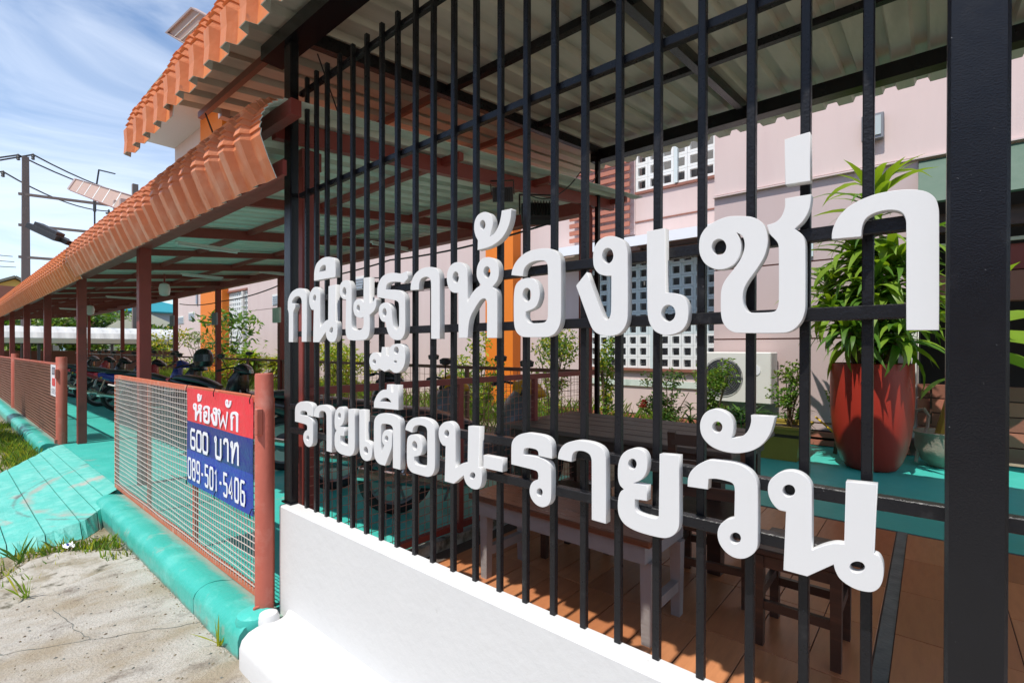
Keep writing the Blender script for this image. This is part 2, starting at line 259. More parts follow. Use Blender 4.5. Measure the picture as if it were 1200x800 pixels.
GL = {
 'A': ([(-0.0346,1.4955,1),(-0.0354,1.6873,0),(-0.0379,1.7013,0),(-0.0434,1.7096,0),(-0.0532,1.7145,0),(-0.0657,1.7163,0),(-0.0816,1.714,0),(-0.0939,1.7069,0),(-0.1001,1.6938,0),(-0.102,1.6735,1),(-0.1492,1.6754,1),(-0.1489,1.6871,0),(-0.1455,1.7011,0),(-0.1368,1.7184,0),(-0.1231,1.7324,0),(-0.1046,1.7423,0),(-0.0818,1.7487,0),(-0.0596,1.7501,0),(-0.0381,1.7488,0),(-0.0202,1.7447,0),(-0.0056,1.7371,0),(0.0045,1.7246,0),(0.0088,1.7081,0),(0.0097,1.6912,0),(0.0106,1.4945,1)], []),
 'B': ([(-0.2325,1.894,1),(-0.1874,1.897,1),(-0.186,1.7983,1),(-0.2309,1.8002,1)], []),
 'C': ([(-0.3257,1.7165,1),(-0.315,1.7082,0),(-0.3098,1.695,0),(-0.3102,1.6775,0),(-0.3183,1.6556,0),(-0.3342,1.6341,0),(-0.3508,1.6123,0),(-0.3577,1.5936,0),(-0.3589,1.5723,0),(-0.3579,1.5379,0),(-0.3525,1.5184,0),(-0.3402,1.504,0),(-0.3241,1.4977,0),(-0.2338,1.4958,0),(-0.2162,1.501,0),(-0.2025,1.5155,0),(-0.1958,1.5327,0),(-0.1938,1.5501,0),(-0.1943,1.6702,0),(-0.1964,1.6852,0),(-0.2025,1.6966,0),(-0.2136,1.7069,1),(-0.1982,1.7212,0),(-0.1882,1.7407,0),(-0.1849,1.7613,0),(-0.1846,1.772,1),(-0.2313,1.7724,1),(-0.2319,1.7527,0),(-0.2383,1.7359,0),(-0.249,1.7265,0),(-0.2651,1.7231,1),(-0.2592,1.7032,0),(-0.2507,1.6919,0),(-0.2445,1.6822,0),(-0.2427,1.6708,0),(-0.2423,1.5608,0),(-0.2458,1.545,0),(-0.2538,1.5398,0),(-0.2949,1.5401,0),(-0.3054,1.546,0),(-0.3117,1.5609,0),(-0.3125,1.5777,0),(-0.3095,1.5941,0),(-0.301,1.61,0),(-0.2857,1.6312,0),(-0.2708,1.6561,0),(-0.2642,1.6797,0),(-0.2635,1.6958,0),(-0.2673,1.7146,0),(-0.2767,1.7323,0),(-0.2938,1.7447,0),(-0.3171,1.7512,0),(-0.3452,1.7544,0),(-0.3699,1.7492,0),(-0.3911,1.7383,0),(-0.4041,1.7205,0),(-0.4075,1.699,0),(-0.4048,1.6766,0),(-0.393,1.6555,0),(-0.3738,1.6425,0),(-0.3529,1.6395,0),(-0.3326,1.6466,0),(-0.3207,1.6621,0),(-0.3161,1.6804,0),(-0.3185,1.6995,0)], [[(-0.3474,1.6879,0),(-0.3519,1.6758,0),(-0.363,1.6719,0),(-0.3742,1.6786,0),(-0.379,1.6921,0),(-0.3743,1.7043,0),(-0.3631,1.708,0),(-0.352,1.7012,0)]]),
 'D': ([(-0.5356,1.7532,1),(-0.4888,1.7538,1),(-0.4874,1.599,1),(-0.4599,1.5947,0),(-0.4438,1.5858,0),(-0.4337,1.5681,0),(-0.4314,1.5456,0),(-0.4354,1.5233,0),(-0.4481,1.5066,0),(-0.469,1.4984,0),(-0.4904,1.4974,0),(-0.5123,1.5062,0),(-0.5263,1.524,0),(-0.5324,1.5455,0),(-0.534,1.574,0)], [[(-0.4626,1.5484,0),(-0.4676,1.5347,0),(-0.4799,1.5294,0),(-0.4925,1.5357,0),(-0.4978,1.5501,0),(-0.4926,1.5639,0),(-0.4801,1.569,0),(-0.4677,1.5625,0)]]),
 'E': ([(-0.7421,1.6354,1),(-0.7079,1.6689,1),(-0.6594,1.5522,0),(-0.6507,1.5406,0),(-0.6422,1.5403,0),(-0.6357,1.5511,0),(-0.6338,1.5732,0),(-0.6335,1.6521,1),(-0.6496,1.6537,0),(-0.67,1.661,0),(-0.6846,1.6784,0),(-0.6884,1.6993,0),(-0.6869,1.7219,0),(-0.6781,1.7411,0),(-0.6601,1.7535,0),(-0.6374,1.7555,0),(-0.6151,1.7487,0),(-0.5967,1.7343,0),(-0.5886,1.7137,0),(-0.5871,1.6918,0),(-0.5866,1.5489,0),(-0.5903,1.5274,0),(-0.6008,1.5103,0),(-0.6177,1.4997,0),(-0.644,1.4971,0),(-0.6695,1.502,0),(-0.6852,1.5114,0),(-0.6968,1.5287,0)], [[(-0.6278,1.7033,0),(-0.6325,1.6898,0),(-0.6441,1.6852,0),(-0.656,1.6925,0),(-0.6609,1.7073,0),(-0.6561,1.721,0),(-0.6443,1.7253,0),(-0.6326,1.718,0)]]),
 'F': ([(-0.9757,1.6849,1),(-0.9716,1.7011,0),(-0.9594,1.7205,0),(-0.9361,1.7383,0),(-0.9067,1.7489,0),(-0.8687,1.751,0),(-0.8319,1.7467,0),(-0.8081,1.7349,0),(-0.7951,1.7165,0),(-0.7922,1.697,0),(-0.7918,1.5533,0),(-0.7958,1.5294,0),(-0.8074,1.5105,0),(-0.8222,1.5001,0),(-0.8433,1.4955,0),(-0.9255,1.4967,0),(-0.9454,1.5042,0),(-0.9589,1.5189,0),(-0.9644,1.5398,0),(-0.9658,1.5813,0),(-0.9646,1.6279,0),(-0.9579,1.6532,0),(-0.9392,1.667,0),(-0.9097,1.6705,0),(-0.8873,1.6634,0),(-0.8728,1.6462,0),(-0.8665,1.6234,0),(-0.8702,1.6013,0),(-0.8839,1.5821,0),(-0.9192,1.5713,1),(-0.9185,1.5535,0),(-0.9094,1.54,0),(-0.8965,1.5366,0),(-0.8526,1.5371,0),(-0.841,1.5445,0),(-0.8374,1.5576,0),(-0.8378,1.6922,0),(-0.8427,1.7084,0),(-0.8562,1.7154,0),(-0.8843,1.7171,0),(-0.9098,1.7114,0),(-0.9248,1.6988,0),(-0.9306,1.6775,1)], [[(-0.8987,1.6202,0),(-0.9033,1.6062,0),(-0.9147,1.601,0),(-0.9263,1.6077,0),(-0.9311,1.6224,0),(-0.9264,1.6365,0),(-0.9148,1.6416,0),(-0.9034,1.6347,0)]]),
 'Gt': ([(-1.12,1.7799,1),(-1.1185,1.8112,1),(-1.1294,1.8282,0),(-1.1357,1.8514,0),(-1.1319,1.8774,0),(-1.1164,1.8936,0),(-1.0905,1.8978,0),(-1.0673,1.8882,0),(-1.0547,1.8683,0),(-1.0532,1.8492,0),(-1.0598,1.8314,0),(-1.0664,1.8146,1),(-1.0451,1.8238,0),(-1.0279,1.8451,0),(-1.0194,1.8676,0),(-1.0152,1.8885,1),(-0.9755,1.8876,1),(-0.9789,1.858,0),(-0.9912,1.8288,0),(-1.015,1.8034,0),(-1.0472,1.7882,0),(-1.0804,1.7819,0)], [[(-1.0851,1.856,0),(-1.0886,1.8458,0),(-1.0972,1.8426,0),(-1.1058,1.8485,0),(-1.1094,1.8599,0),(-1.1058,1.8702,0),(-1.0972,1.8733,0),(-1.0887,1.8674,0)]]),
 'H': ([(-1.2082,1.4952,1),(-1.2102,1.6477,1),(-1.2397,1.6522,0),(-1.2594,1.6711,0),(-1.2673,1.7022,0),(-1.2604,1.7308,0),(-1.2399,1.749,0),(-1.2105,1.752,0),(-1.1858,1.743,0),(-1.1695,1.7226,0),(-1.1654,1.6957,0),(-1.1652,1.614,1),(-1.1478,1.6382,0),(-1.1259,1.656,0),(-1.1043,1.6653,1),(-1.1143,1.6772,0),(-1.1236,1.6974,0),(-1.1206,1.7275,0),(-1.103,1.7486,0),(-1.0729,1.7522,0),(-1.0449,1.7419,0),(-1.0304,1.7231,0),(-1.0268,1.6961,0),(-1.0325,1.6754,0),(-1.0469,1.6606,0),(-1.0542,1.6558,1),(-1.0389,1.6439,0),(-1.0338,1.6275,0),(-1.033,1.6088,0),(-1.0327,1.493,1),(-1.0775,1.4935,1),(-1.0777,1.6006,0),(-1.0815,1.6166,0),(-1.0921,1.6211,0),(-1.1088,1.6151,0),(-1.1319,1.5909,0),(-1.1508,1.5656,0),(-1.1603,1.5379,0),(-1.165,1.4946,1)], [[(-1.2079,1.7002,0),(-1.2122,1.6868,0),(-1.2228,1.682,0),(-1.2336,1.6887,0),(-1.2381,1.703,0),(-1.2336,1.7165,0),(-1.2229,1.7212,0),(-1.2123,1.7144,0)], [(-1.0631,1.703,0),(-1.0674,1.69,0),(-1.0779,1.6854,0),(-1.0886,1.692,0),(-1.093,1.7059,0),(-1.0886,1.719,0),(-1.078,1.7234,0),(-1.0675,1.7168,0)]]),
 'N': ([(-0.2272,1.1246,1),(-0.2415,1.1261,0),(-0.2544,1.1395,0),(-0.261,1.158,0),(-0.2595,1.1782,0),(-0.2498,1.1942,0),(-0.2338,1.2061,0),(-0.2166,1.2104,0),(-0.2013,1.2077,0),(-0.1892,1.1993,0),(-0.1823,1.1868,0),(-0.181,1.1716,0),(-0.1806,1.0569,1),(-0.1651,1.0685,0),(-0.1493,1.0777,0),(-0.1381,1.0819,0),(-0.1264,1.083,1),(-0.1242,1.205,1),(-0.0757,1.2078,1),(-0.0803,1.0773,1),(-0.0726,1.0747,0),(-0.0669,1.0635,0),(-0.0653,1.0481,0),(-0.0673,1.0285,0),(-0.0736,1.0132,0),(-0.0852,1.0037,0),(-0.1036,1.0016,0),(-0.1198,1.0056,0),(-0.1336,1.0146,0),(-0.1407,1.0275,0),(-0.1435,1.039,1),(-0.1884,1.002,1),(-0.2315,1.0025,1)], [[(-0.2106,1.1708,0),(-0.2139,1.1613,0),(-0.222,1.156,0),(-0.2302,1.1581,0),(-0.2337,1.1665,0),(-0.2303,1.1761,0),(-0.2221,1.1813,0),(-0.214,1.1791,0)], [(-0.0937,1.0481,0),(-0.0972,1.0393,0),(-0.1056,1.0336,0),(-0.1142,1.0343,0),(-0.1178,1.0412,0),(-0.1142,1.0501,0),(-0.1057,1.0557,0),(-0.0972,1.0549,0)]]),
 'J': ([(-0.3352,1.2641,1),(-0.3312,1.2801,0),(-0.3318,1.2989,0),(-0.3403,1.3146,0),(-0.3572,1.3241,0),(-0.3759,1.325,0),(-0.3924,1.3148,0),(-0.402,1.2969,0),(-0.4034,1.2771,0),(-0.3971,1.2582,0),(-0.3803,1.2418,0),(-0.3569,1.2334,0),(-0.3297,1.2319,0),(-0.3077,1.2363,0),(-0.2864,1.2462,0),(-0.2697,1.262,0),(-0.2574,1.2838,0),(-0.2514,1.3046,0),(-0.2482,1.3197,1),(-0.2951,1.3186,1),(-0.2951,1.3025,0),(-0.3014,1.2834,0),(-0.3144,1.2703,0)], [[(-0.3543,1.2867,0),(-0.3575,1.2775,0),(-0.3654,1.273,0),(-0.3733,1.2758,0),(-0.3766,1.2843,0),(-0.3734,1.2935,0),(-0.3655,1.298,0),(-0.3576,1.2951,0)]]),
 'K': ([(-0.4321,1.1403,1),(-0.4311,1.1594,0),(-0.4237,1.1781,0),(-0.4065,1.1966,0),(-0.3849,1.2087,0),(-0.3614,1.2112,0),(-0.3341,1.212,0),(-0.312,1.2079,0),(-0.2947,1.1967,0),(-0.284,1.1802,0),(-0.281,1.1624,0),(-0.2806,1.0575,0),(-0.2822,1.0342,0),(-0.2919,1.0178,0),(-0.309,1.0048,0),(-0.3289,1.0021,0),(-0.3469,1.0099,0),(-0.3598,1.0256,0),(-0.3641,1.0461,0),(-0.3586,1.0666,0),(-0.3449,1.0817,0),(-0.3283,1.0888,1),(-0.3276,1.1514,0),(-0.3304,1.1636,0),(-0.3393,1.1681,0),(-0.3659,1.1697,0),(-0.3838,1.1666,1),(-0.3856,1.142,1)], [[(-0.3145,1.048,0),(-0.3178,1.0383,0),(-0.3259,1.0325,0),(-0.3341,1.0341,0),(-0.3375,1.0422,0),(-0.3341,1.0521,0),(-0.326,1.0578,0),(-0.3178,1.0561,0)]]),
 'L': ([(-0.5007,1.2061,1),(-0.4526,1.2088,1),(-0.4516,1.055,0),(-0.4546,1.034,0),(-0.4665,1.0169,0),(-0.4876,1.0055,0),(-0.523,1.0029,0),(-0.5627,1.0049,0),(-0.5922,1.0136,0),(-0.6079,1.0302,0),(-0.6129,1.0511,0),(-0.6117,1.0761,0),(-0.6057,1.0938,0),(-0.5961,1.1027,1),(-0.607,1.1116,0),(-0.6125,1.1282,0),(-0.612,1.1613,0),(-0.6036,1.1867,0),(-0.5869,1.2032,0),(-0.5663,1.2108,0),(-0.5462,1.2087,0),(-0.5348,1.1955,0),(-0.532,1.1737,0),(-0.5369,1.1518,0),(-0.5488,1.1349,0),(-0.5689,1.1234,1),(-0.5329,1.1229,1),(-0.5328,1.086,1),(-0.5653,1.0837,1),(-0.5652,1.0612,0),(-0.5571,1.0512,0),(-0.5315,1.0472,0),(-0.5094,1.0475,0),(-0.5023,1.0538,1)], [[(-0.561,1.1724,0),(-0.5643,1.1624,0),(-0.5726,1.1572,0),(-0.5809,1.1598,0),(-0.5844,1.1689,0),(-0.5809,1.1789,0),(-0.5727,1.1841,0),(-0.5644,1.1814,0)]]),
 'M': ([(-0.9742,1.1109,1),(-0.9738,1.166,0),(-0.9678,1.1858,0),(-0.9486,1.2023,0),(-0.9191,1.2127,0),(-0.8825,1.214,0),(-0.8521,1.2122,0),(-0.8333,1.2048,0),(-0.8235,1.1893,0),(-0.8209,1.1501,1),(-0.8696,1.1519,1),(-0.8717,1.1642,0),(-0.8824,1.1696,0),(-0.9084,1.1699,0),(-0.9221,1.1656,0),(-0.9263,1.1568,0),(-0.9263,1.1468,1),(-0.8875,1.1478,0),(-0.8569,1.1457,0),(-0.837,1.1386,0),(-0.8272,1.1274,0),(-0.8242,1.11,0),(-0.8245,1.0406,0),(-0.8279,1.0249,0),(-0.8377,1.0125,0),(-0.854,1.0047,0),(-0.8743,1.0061,0),(-0.8923,1.0171,0),(-0.9022,1.0357,0),(-0.9007,1.0565,0),(-0.8899,1.0727,0),(-0.8714,1.0829,1),(-0.8704,1.0972,0),(-0.8761,1.1056,0),(-0.8925,1.1082,1)], [[(-0.8547,1.048,0),(-0.8579,1.0391,0),(-0.8657,1.0342,0),(-0.8736,1.0361,0),(-0.8769,1.0438,0),(-0.8737,1.0527,0),(-0.8658,1.0576,0),(-0.8579,1.0556,0)]]),
 'O': ([(-1.0923,1.1197,1),(-1.0096,1.1198,1),(-1.0095,1.0785,1),(-1.0922,1.0786,1)], []),
 'Q': ([(-2.4315,1.4908,1),(-2.4315,1.6308,0),(-2.4425,1.6551,1),(-2.4389,1.6991,0),(-2.4081,1.7326,0),(-2.3549,1.7487,0),(-2.2982,1.7476,0),(-2.2613,1.7301,0),(-2.2497,1.6954,0),(-2.2496,1.4911,1),(-2.298,1.4915,1),(-2.2982,1.6822,0),(-2.3084,1.7025,0),(-2.3324,1.7123,0),(-2.3672,1.7096,0),(-2.392,1.6962,0),(-2.3991,1.6832,1),(-2.3637,1.6794,1),(-2.3636,1.6611,0),(-2.3813,1.6411,0),(-2.3848,1.6203,0),(-2.3847,1.4905,1)], []),
 'R': ([(-2.1803,1.774,1),(-2.1771,1.8172,0),(-2.1567,1.8505,0),(-2.1029,1.8701,0),(-2.0433,1.8684,0),(-2.0028,1.8537,0),(-1.9914,1.821,0),(-1.9913,1.7745,1)], [[(-2.1334,1.8105,1),(-2.1211,1.8287,0),(-2.0983,1.8379,0),(-2.0758,1.8331,0),(-2.0757,1.8108,1)]]),
 'S': ([(-1.9055,1.6673,1),(-1.9368,1.6752,0),(-1.9575,1.7002,0),(-1.9548,1.7319,0),(-1.93,1.7497,0),(-1.8922,1.7486,0),(-1.8722,1.7324,0),(-1.863,1.7064,0),(-1.8628,1.5587,0),(-1.8523,1.5405,0),(-1.8213,1.534,0),(-1.7859,1.5389,0),(-1.7735,1.5561,0),(-1.7735,1.5862,1),(-1.8049,1.5853,0),(-1.8368,1.5973,0),(-1.8498,1.6229,0),(-1.8434,1.6512,0),(-1.8177,1.6639,0),(-1.7924,1.6602,0),(-1.7736,1.6471,1),(-1.7738,1.7486,1),(-1.7298,1.7474,1),(-1.7296,1.6411,1),(-1.7069,1.6466,0),(-1.6916,1.6593,1),(-1.6822,1.656,1),(-1.6857,1.6283,0),(-1.7009,1.6086,0),(-1.7296,1.5948,1),(-1.7295,1.5306,0),(-1.7391,1.5066,0),(-1.7611,1.4943,0),(-1.7984,1.4919,0),(-1.8627,1.4925,0),(-1.8919,1.4993,0),(-1.9066,1.5199,0),(-1.9094,1.5492,0)], [[(-1.9042,1.7008,0),(-1.9085,1.6871,0),(-1.919,1.6821,0),(-1.9296,1.6886,0),(-1.9341,1.703,0),(-1.9297,1.7167,0),(-1.9191,1.7216,0),(-1.9085,1.715,0)], [(-1.7999,1.6254,0),(-1.8035,1.6156,0),(-1.8125,1.6118,0),(-1.8215,1.6164,0),(-1.8253,1.6267,0),(-1.8215,1.6365,0),(-1.8125,1.6402,0),(-1.8036,1.6356,0)]]),
 'T': ([(-1.6775,1.6598,1),(-1.6753,1.6989,0),(-1.658,1.7279,0),(-1.6239,1.7449,0),(-1.5764,1.7469,0),(-1.523,1.7385,1),(-1.4868,1.7439,1),(-1.4797,1.7185,1),(-1.5073,1.7012,1),(-1.5335,1.7085,0),(-1.5818,1.7126,0),(-1.6116,1.7059,0),(-1.6205,1.6867,1),(-1.544,1.679,0),(-1.5146,1.6671,0),(-1.5,1.6469,0),(-1.4979,1.6213,0),(-1.4977,1.5287,0),(-1.507,1.5053,0),(-1.5278,1.492,0),(-1.5651,1.4924,0),(-1.5957,1.5079,0),(-1.6135,1.5347,0),(-1.6203,1.5602,1),(-1.6451,1.5657,0),(-1.6635,1.5866,0),(-1.667,1.6104,0),(-1.6544,1.63,0),(-1.626,1.6364,0),(-1.5981,1.6288,0),(-1.5838,1.6096,0),(-1.5783,1.5733,0),(-1.5706,1.5435,0),(-1.5566,1.5307,0),(-1.5417,1.5343,0),(-1.5353,1.549,0),(-1.5355,1.6201,0),(-1.544,1.6355,0),(-1.5817,1.645,0)], [[(-1.6147,1.5979,0),(-1.6186,1.5863,0),(-1.6282,1.5818,0),(-1.6378,1.5871,0),(-1.6418,1.5991,0),(-1.6378,1.6108,0),(-1.6282,1.6152,0),(-1.6187,1.6098,0)]]),
 'U': ([(-1.645,1.467,1),(-1.6179,1.467,1),(-1.6167,1.435,1),(-1.5978,1.4312,1),(-1.5978,1.455,0),(-1.5781,1.4735,0),(-1.5437,1.4792,0),(-1.5142,1.4733,0),(-1.4996,1.4521,0),(-1.4975,1.417,0),(-1.5099,1.388,0),(-1.535,1.3711,0),(-1.5649,1.3682,0),(-1.5955,1.3811,1),(-1.6278,1.3701,1),(-1.6632,1.3819,1),(-1.6888,1.3716,0),(-1.7184,1.381,0),(-1.7317,1.4063,0),(-1.7245,1.4326,0),(-1.7007,1.4452,0),(-1.6714,1.4413,0),(-1.6518,1.428,1)], [[(-1.6853,1.4085,0),(-1.6887,1.4017,0),(-1.6971,1.3987,0),(-1.7054,1.4013,0),(-1.7089,1.4081,0),(-1.7054,1.4149,0),(-1.6971,1.4178,0),(-1.6888,1.4152,0)], [(-1.5373,1.4539,0),(-1.5416,1.4438,0),(-1.5522,1.4396,0),(-1.5628,1.4437,0),(-1.5672,1.4538,0),(-1.5628,1.464,0),(-1.5522,1.4682,0),(-1.5416,1.464,0)], [(-1.5489,1.411,0),(-1.5517,1.4072,0),(-1.5585,1.4056,0),(-1.5654,1.407,0),(-1.5682,1.4106,0),(-1.5654,1.4144,0),(-1.5585,1.416,0),(-1.5517,1.4146,0)]]),
 'W': ([(-1.573,1.0016,1),(-1.5257,1.0014,1),(-1.526,1.165,0),(-1.534,1.1908,0),(-1.5555,1.202,0),(-1.5922,1.2066,0),(-1.6426,1.2047,0),(-1.6754,1.1942,0),(-1.6946,1.1756,0),(-1.699,1.1469,0),(-1.698,1.0444,0),(-1.69,1.0199,0),(-1.6637,1.0034,0),(-1.6236,1.0016,1),(-1.5838,1.0725,0),(-1.5797,1.1002,0),(-1.5798,1.1298,0),(-1.588,1.1412,0),(-1.6087,1.1444,0),(-1.6297,1.1366,0),(-1.6424,1.1176,0),(-1.6441,1.0972,0),(-1.6356,1.0857,1),(-1.6296,1.0814,1),(-1.6457,1.0501,1),(-1.6501,1.0712,0),(-1.6502,1.1545,0),(-1.6382,1.1643,0),(-1.5921,1.165,0),(-1.5757,1.1573,0),(-1.5724,1.1405,0)], [[(-1.6028,1.1107,0),(-1.6062,1.1026,0),(-1.6145,1.0984,0),(-1.6228,1.1006,0),(-1.6263,1.1079,0),(-1.6228,1.1161,0),(-1.6145,1.1203,0),(-1.6062,1.1181,0)]]),
 'X': ([(-1.6991,1.2239,1),(-1.6974,1.2471,0),(-1.6772,1.2766,0),(-1.647,1.2961,0),(-1.6132,1.3015,1),(-1.6107,1.3215,1),(-1.5858,1.3217,1),(-1.5841,1.2932,1),(-1.5711,1.293,1),(-1.5695,1.3216,1),(-1.5398,1.3225,1),(-1.5372,1.2279,1)], [[(-1.6572,1.2525,1),(-1.641,1.2647,0),(-1.6156,1.2694,0),(-1.594,1.2629,0),(-1.5824,1.2519,1)]]),
}
# ------------------------------------------------------------------ ground and setting
g = MB(); g.box(-400, 400, -400, 400, -.6, -.045); struct('ground', g, m_dirt)
g = MB(); g.box(-120, 60, -9, -1.6, -.044, -.02); struct('road', g, m_asph)
def sheet(poly, z, th=.05):
    m = MB(); m.prism(poly, 'z', z-th, z); return m
struct('concrete_pavement', sheet([(3.2, -1.6), (3.2, .94), (-4.17, .94), (-4.12, .7), (-4.03, .5), (-3.97, .36), (-3.86, .1), (-3.72, -.4), (-3.6, -1.6)], 0), m_conc)
struct('cracked_concrete_patch', sheet([(-4.2, .94), (-4.15, .7), (-4.06, .5), (-4.0, .36), (-3.89, .1), (-3.9, .02), (-4.3, .13), (-4.55, .3), (-4.75, .42), (-4.8, .56), (-4.7, .72), (-4.5, .86), (-4.4, .94)], -.014, .04), m_conc2)
struct('concrete_verge', sheet([(-3.75, -.4), (-3.9, -.1), (-4.4, .0), (-4.9, .12), (-5.1, .1), (-5.1, -1.6), (-3.63, -1.6)], -.02, .04), m_conc2)
pav = bpy.data.objects['concrete_pavement']
def crack(pts, w_):
    m = MB(); n = len(pts); V = []
    for i, (x, y) in enumerate(pts):
        t = w_*(.35 if i in (0, n-1) else rnd.uniform(.6, 1.2)); V += [(x+rnd.uniform(-.006, .006), y-t/2, .0015), (x, y+t/2, .0015), (x, y+t/2, -.004), (x, y-t/2, -.004)]
    F = []
    for i in range(n-1):
        for k in range(4): F.append((4*i+k, 4*i+(k+1) % 4, 4*i+4+(k+1) % 4, 4*i+4+k))
    m.add(V, F+[(0, 1, 2, 3), (4*n-4, 4*n-3, 4*n-2, 4*n-1)]); m.build('crack', m_drain, pav)
def zig(a, b, n, j): return [(a[0]+(b[0]-a[0])*i/n+rnd.gauss(0, j), a[1]+(b[1]-a[1])*i/n+rnd.gauss(0, j)) for i in range(n+1)]
crack(zig((-2.95, .93), (-3.45, .05), 26, .008), .005); crack(zig((-3.2, .5), (-3.75, .42), 16, .007), .0035); crack(zig((-2.3, .85), (-2.75, -.3), 26, .009), .004)
def rz(y): return .113 if y > 1.1 else (.004+.109*max(0, min(1, (y-.1)/1.0))**1.25)
ramp_y = [-1.6, -.35, -.12, .12, .335, .54, .75, .88, 1.0, 1.15]
def interp(tab, y):
    for (a, b), (c, d) in zip(tab, tab[1:]):
        if a <= y <= c: return b+(d-b)*(y-a)/(c-a)
    return tab[0][1] if y < tab[0][0] else tab[-1][1]
rl = [(-1.6, -6.3), (-.4, -6.9), (.0, -7.4), (.45, -8.0), (.75, -8.6), (1.0, -9.15), (1.15, -9.25)]
rr_ = [(-1.6, -5.05), (-.4, -5.12), (.3, -5.16), (.5, -5.13), (.78, -5.2), (.93, -5.42), (1.03, -5.8), (1.15, -5.95)]
rb = MB()
V = []; F = []
ys = [ramp_y[0]+(ramp_y[-1]-ramp_y[0])*i/40 for i in range(41)]
for y in ys:
    a, b = interp(rl, y), interp(rr_, y)
    V += [(a, y, rz(y)-.016), (b, y, rz(y)-.016)]
for i in range(40): F.append((2*i, 2*i+1, 2*i+3, 2*i+2))
rb.add(V, F); ramp = struct('driveway_ramp', rb, m_drain)
for y0, y1 in zip(ramp_y, ramp_y[1:]):
    m = MB(); gp = .0035
    yy = [y0+gp, *[y0+(y1-y0)*k/4 for k in (1, 2, 3)], y1-gp]
    if y1 > 1.1: yy[-1] = y1
    V = []
    for y in yy:
        a, b = interp(rl, y), interp(rr_, y); nx = 14
        for k in range(nx+1):
            jig = rnd.uniform(-.03, .03) if k in (0, nx) else 0
            if k == nx and y < .95: V.append((b+.11+jig, y, -.04)); continue
            V.append((a+(b-a)*min(k, nx-1)/(nx-1)+jig, y, rz(y)+rnd.uniform(-.0015, .0015)))
    n = len(V); V += [(x, y, -.06) for x, y, z in V]; F = []
    for i in range(4):
        for k in range(nx):
            q = (i*15+k, i*15+k+1, i*15+15+k+1, i*15+15+k); F += [q, tuple(n+j for j in q[::-1])]
    bd = [k for k in range(15)]+[i*15+14 for i in range(1, 5)]+[4*15+k for k in range(13, -1, -1)]+[i*15 for i in range(3, 0, -1)]
    for a, b in zip(bd, bd[1:]+bd[:1]): F.append((a, b, n+b, n+a))
    m.add(V, F); m.build('ramp_slab', m_ramp, ramp)
struct('parking_floor', sheet([(-2.49, 1.152), (-2.49, 4.36), (-34, 4.36), (-34, 1.152)], .115, .1), m_teal)
struct('planting_bed', sheet([(-2.49, 4.362), (-2.49, 9.0), (-34, 9.0), (-34, 4.362)], .105, .1), m_dirt)
struct('courtyard_floor', sheet([(-2.486, 4.64), (3.2, 4.64), (3.2, 8.1), (-2.486, 8.1)], .115, .1), m_teal)
# tiled patio: every tile a part
g = MB(); g.box(-2.486, 3.2, 1.216, 4.636, .02, .112); patio = struct('patio_floor', g, m_grout)
tx, ty = .2165, .548
tme = []
for k, mm in enumerate(m_floor):
    t = MB(); t.box(.0, tx-.004, 0, ty-.004, 0, .008, bev=.0015); tme.append(t.mesh('floor_tile', mm))
x = -.187-tx*11; iy0 = 1.85-ty
for ix in range(26):
    x0 = -.187-tx*11+ix*tx if ix < 11 else -.124+(ix-11)*tx
    if x0 > 2.9: break
    if x0 < -2.486: continue
    for iy in range(7):
        y0 = 1.295-ty+.002+iy*ty
        lo, hi = max(y0, 1.22), min(y0+ty-.004, 4.63)
        if hi-lo < .03: continue
        inst('floor_tile', tme[rnd.randrange(3)], patio, (x0, lo, .1125+rnd.uniform(-.0006, .0006)), scale=(1, (hi-lo)/(ty-.004), 1))
t = MB(); t.box(-.184, -.127, 1.22, 4.63, .1125, .116); t.build('drain_strip', m_drain, patio)
# ------------------------------------------------------------------ kerbs
def kprof(b=0): return [(.915, -.05), (.912, .085), (.922, .115), (.945, .138), (.98, .150), (1.02, .150), (1.06, .142), (1.1, .130), (1.15, .117), (1.151, -.05)]
def kerb(name, label, segs, mat):
    t = thing(name, label, 'kerb', (segs[0][0], 1.0, 0))
    for a, b in segs:
        m = MB(); P = kprof(); n = len(P); V = []; F = []
        k = max(2, int(abs(b-a)/.15)); xs = [a+(b-a)*i/k for i in range(k+1)]
        for i, xx in enumerate(xs):
            e = min(xx-a, b-xx)
            sq = 1 if e > .02 else .975
            for y, z in P: V.append((xx, 1.06+(y-1.06)*sq+rnd.uniform(-.002, .002), z*sq+rnd.uniform(-.0015, .0015)))
        for i in range(k):
            for j in range(n-1): F.append((i*n+j, i*n+j+1, i*n+n+j+1, i*n+n+j))
        F += [tuple(range(n)), tuple(k*n+j for j in range(n))[::-1]]
        m.add(V, F); m.build('kerb_segment', mat, t, smooth=True)
    return t
kerb('kerb', 'teal rounded kerb running under the gate with the blue and red banner', [(-3.07, -2.47), (-5.0, -3.076), (-5.62, -5.006)], m_kerb)
kerb('kerb', 'teal rounded kerb below the far mesh gate beyond the driveway', [(-10.75, -9.25), (-13.7, -10.76), (-17, -13.71), (-21, -17.01), (-30, -21.01)], m_kerb)
m = MB(); m.lathe([(.085, 0), (.088, .02), (.08, .045), (.055, .06), (.03, .062)], (-2.53, 1.02, .115), 16)
tag(m.build('post_footing', m_teal, smooth=True), 'teal rounded concrete footing under the salmon pipe post beside the white wall', 'footing')
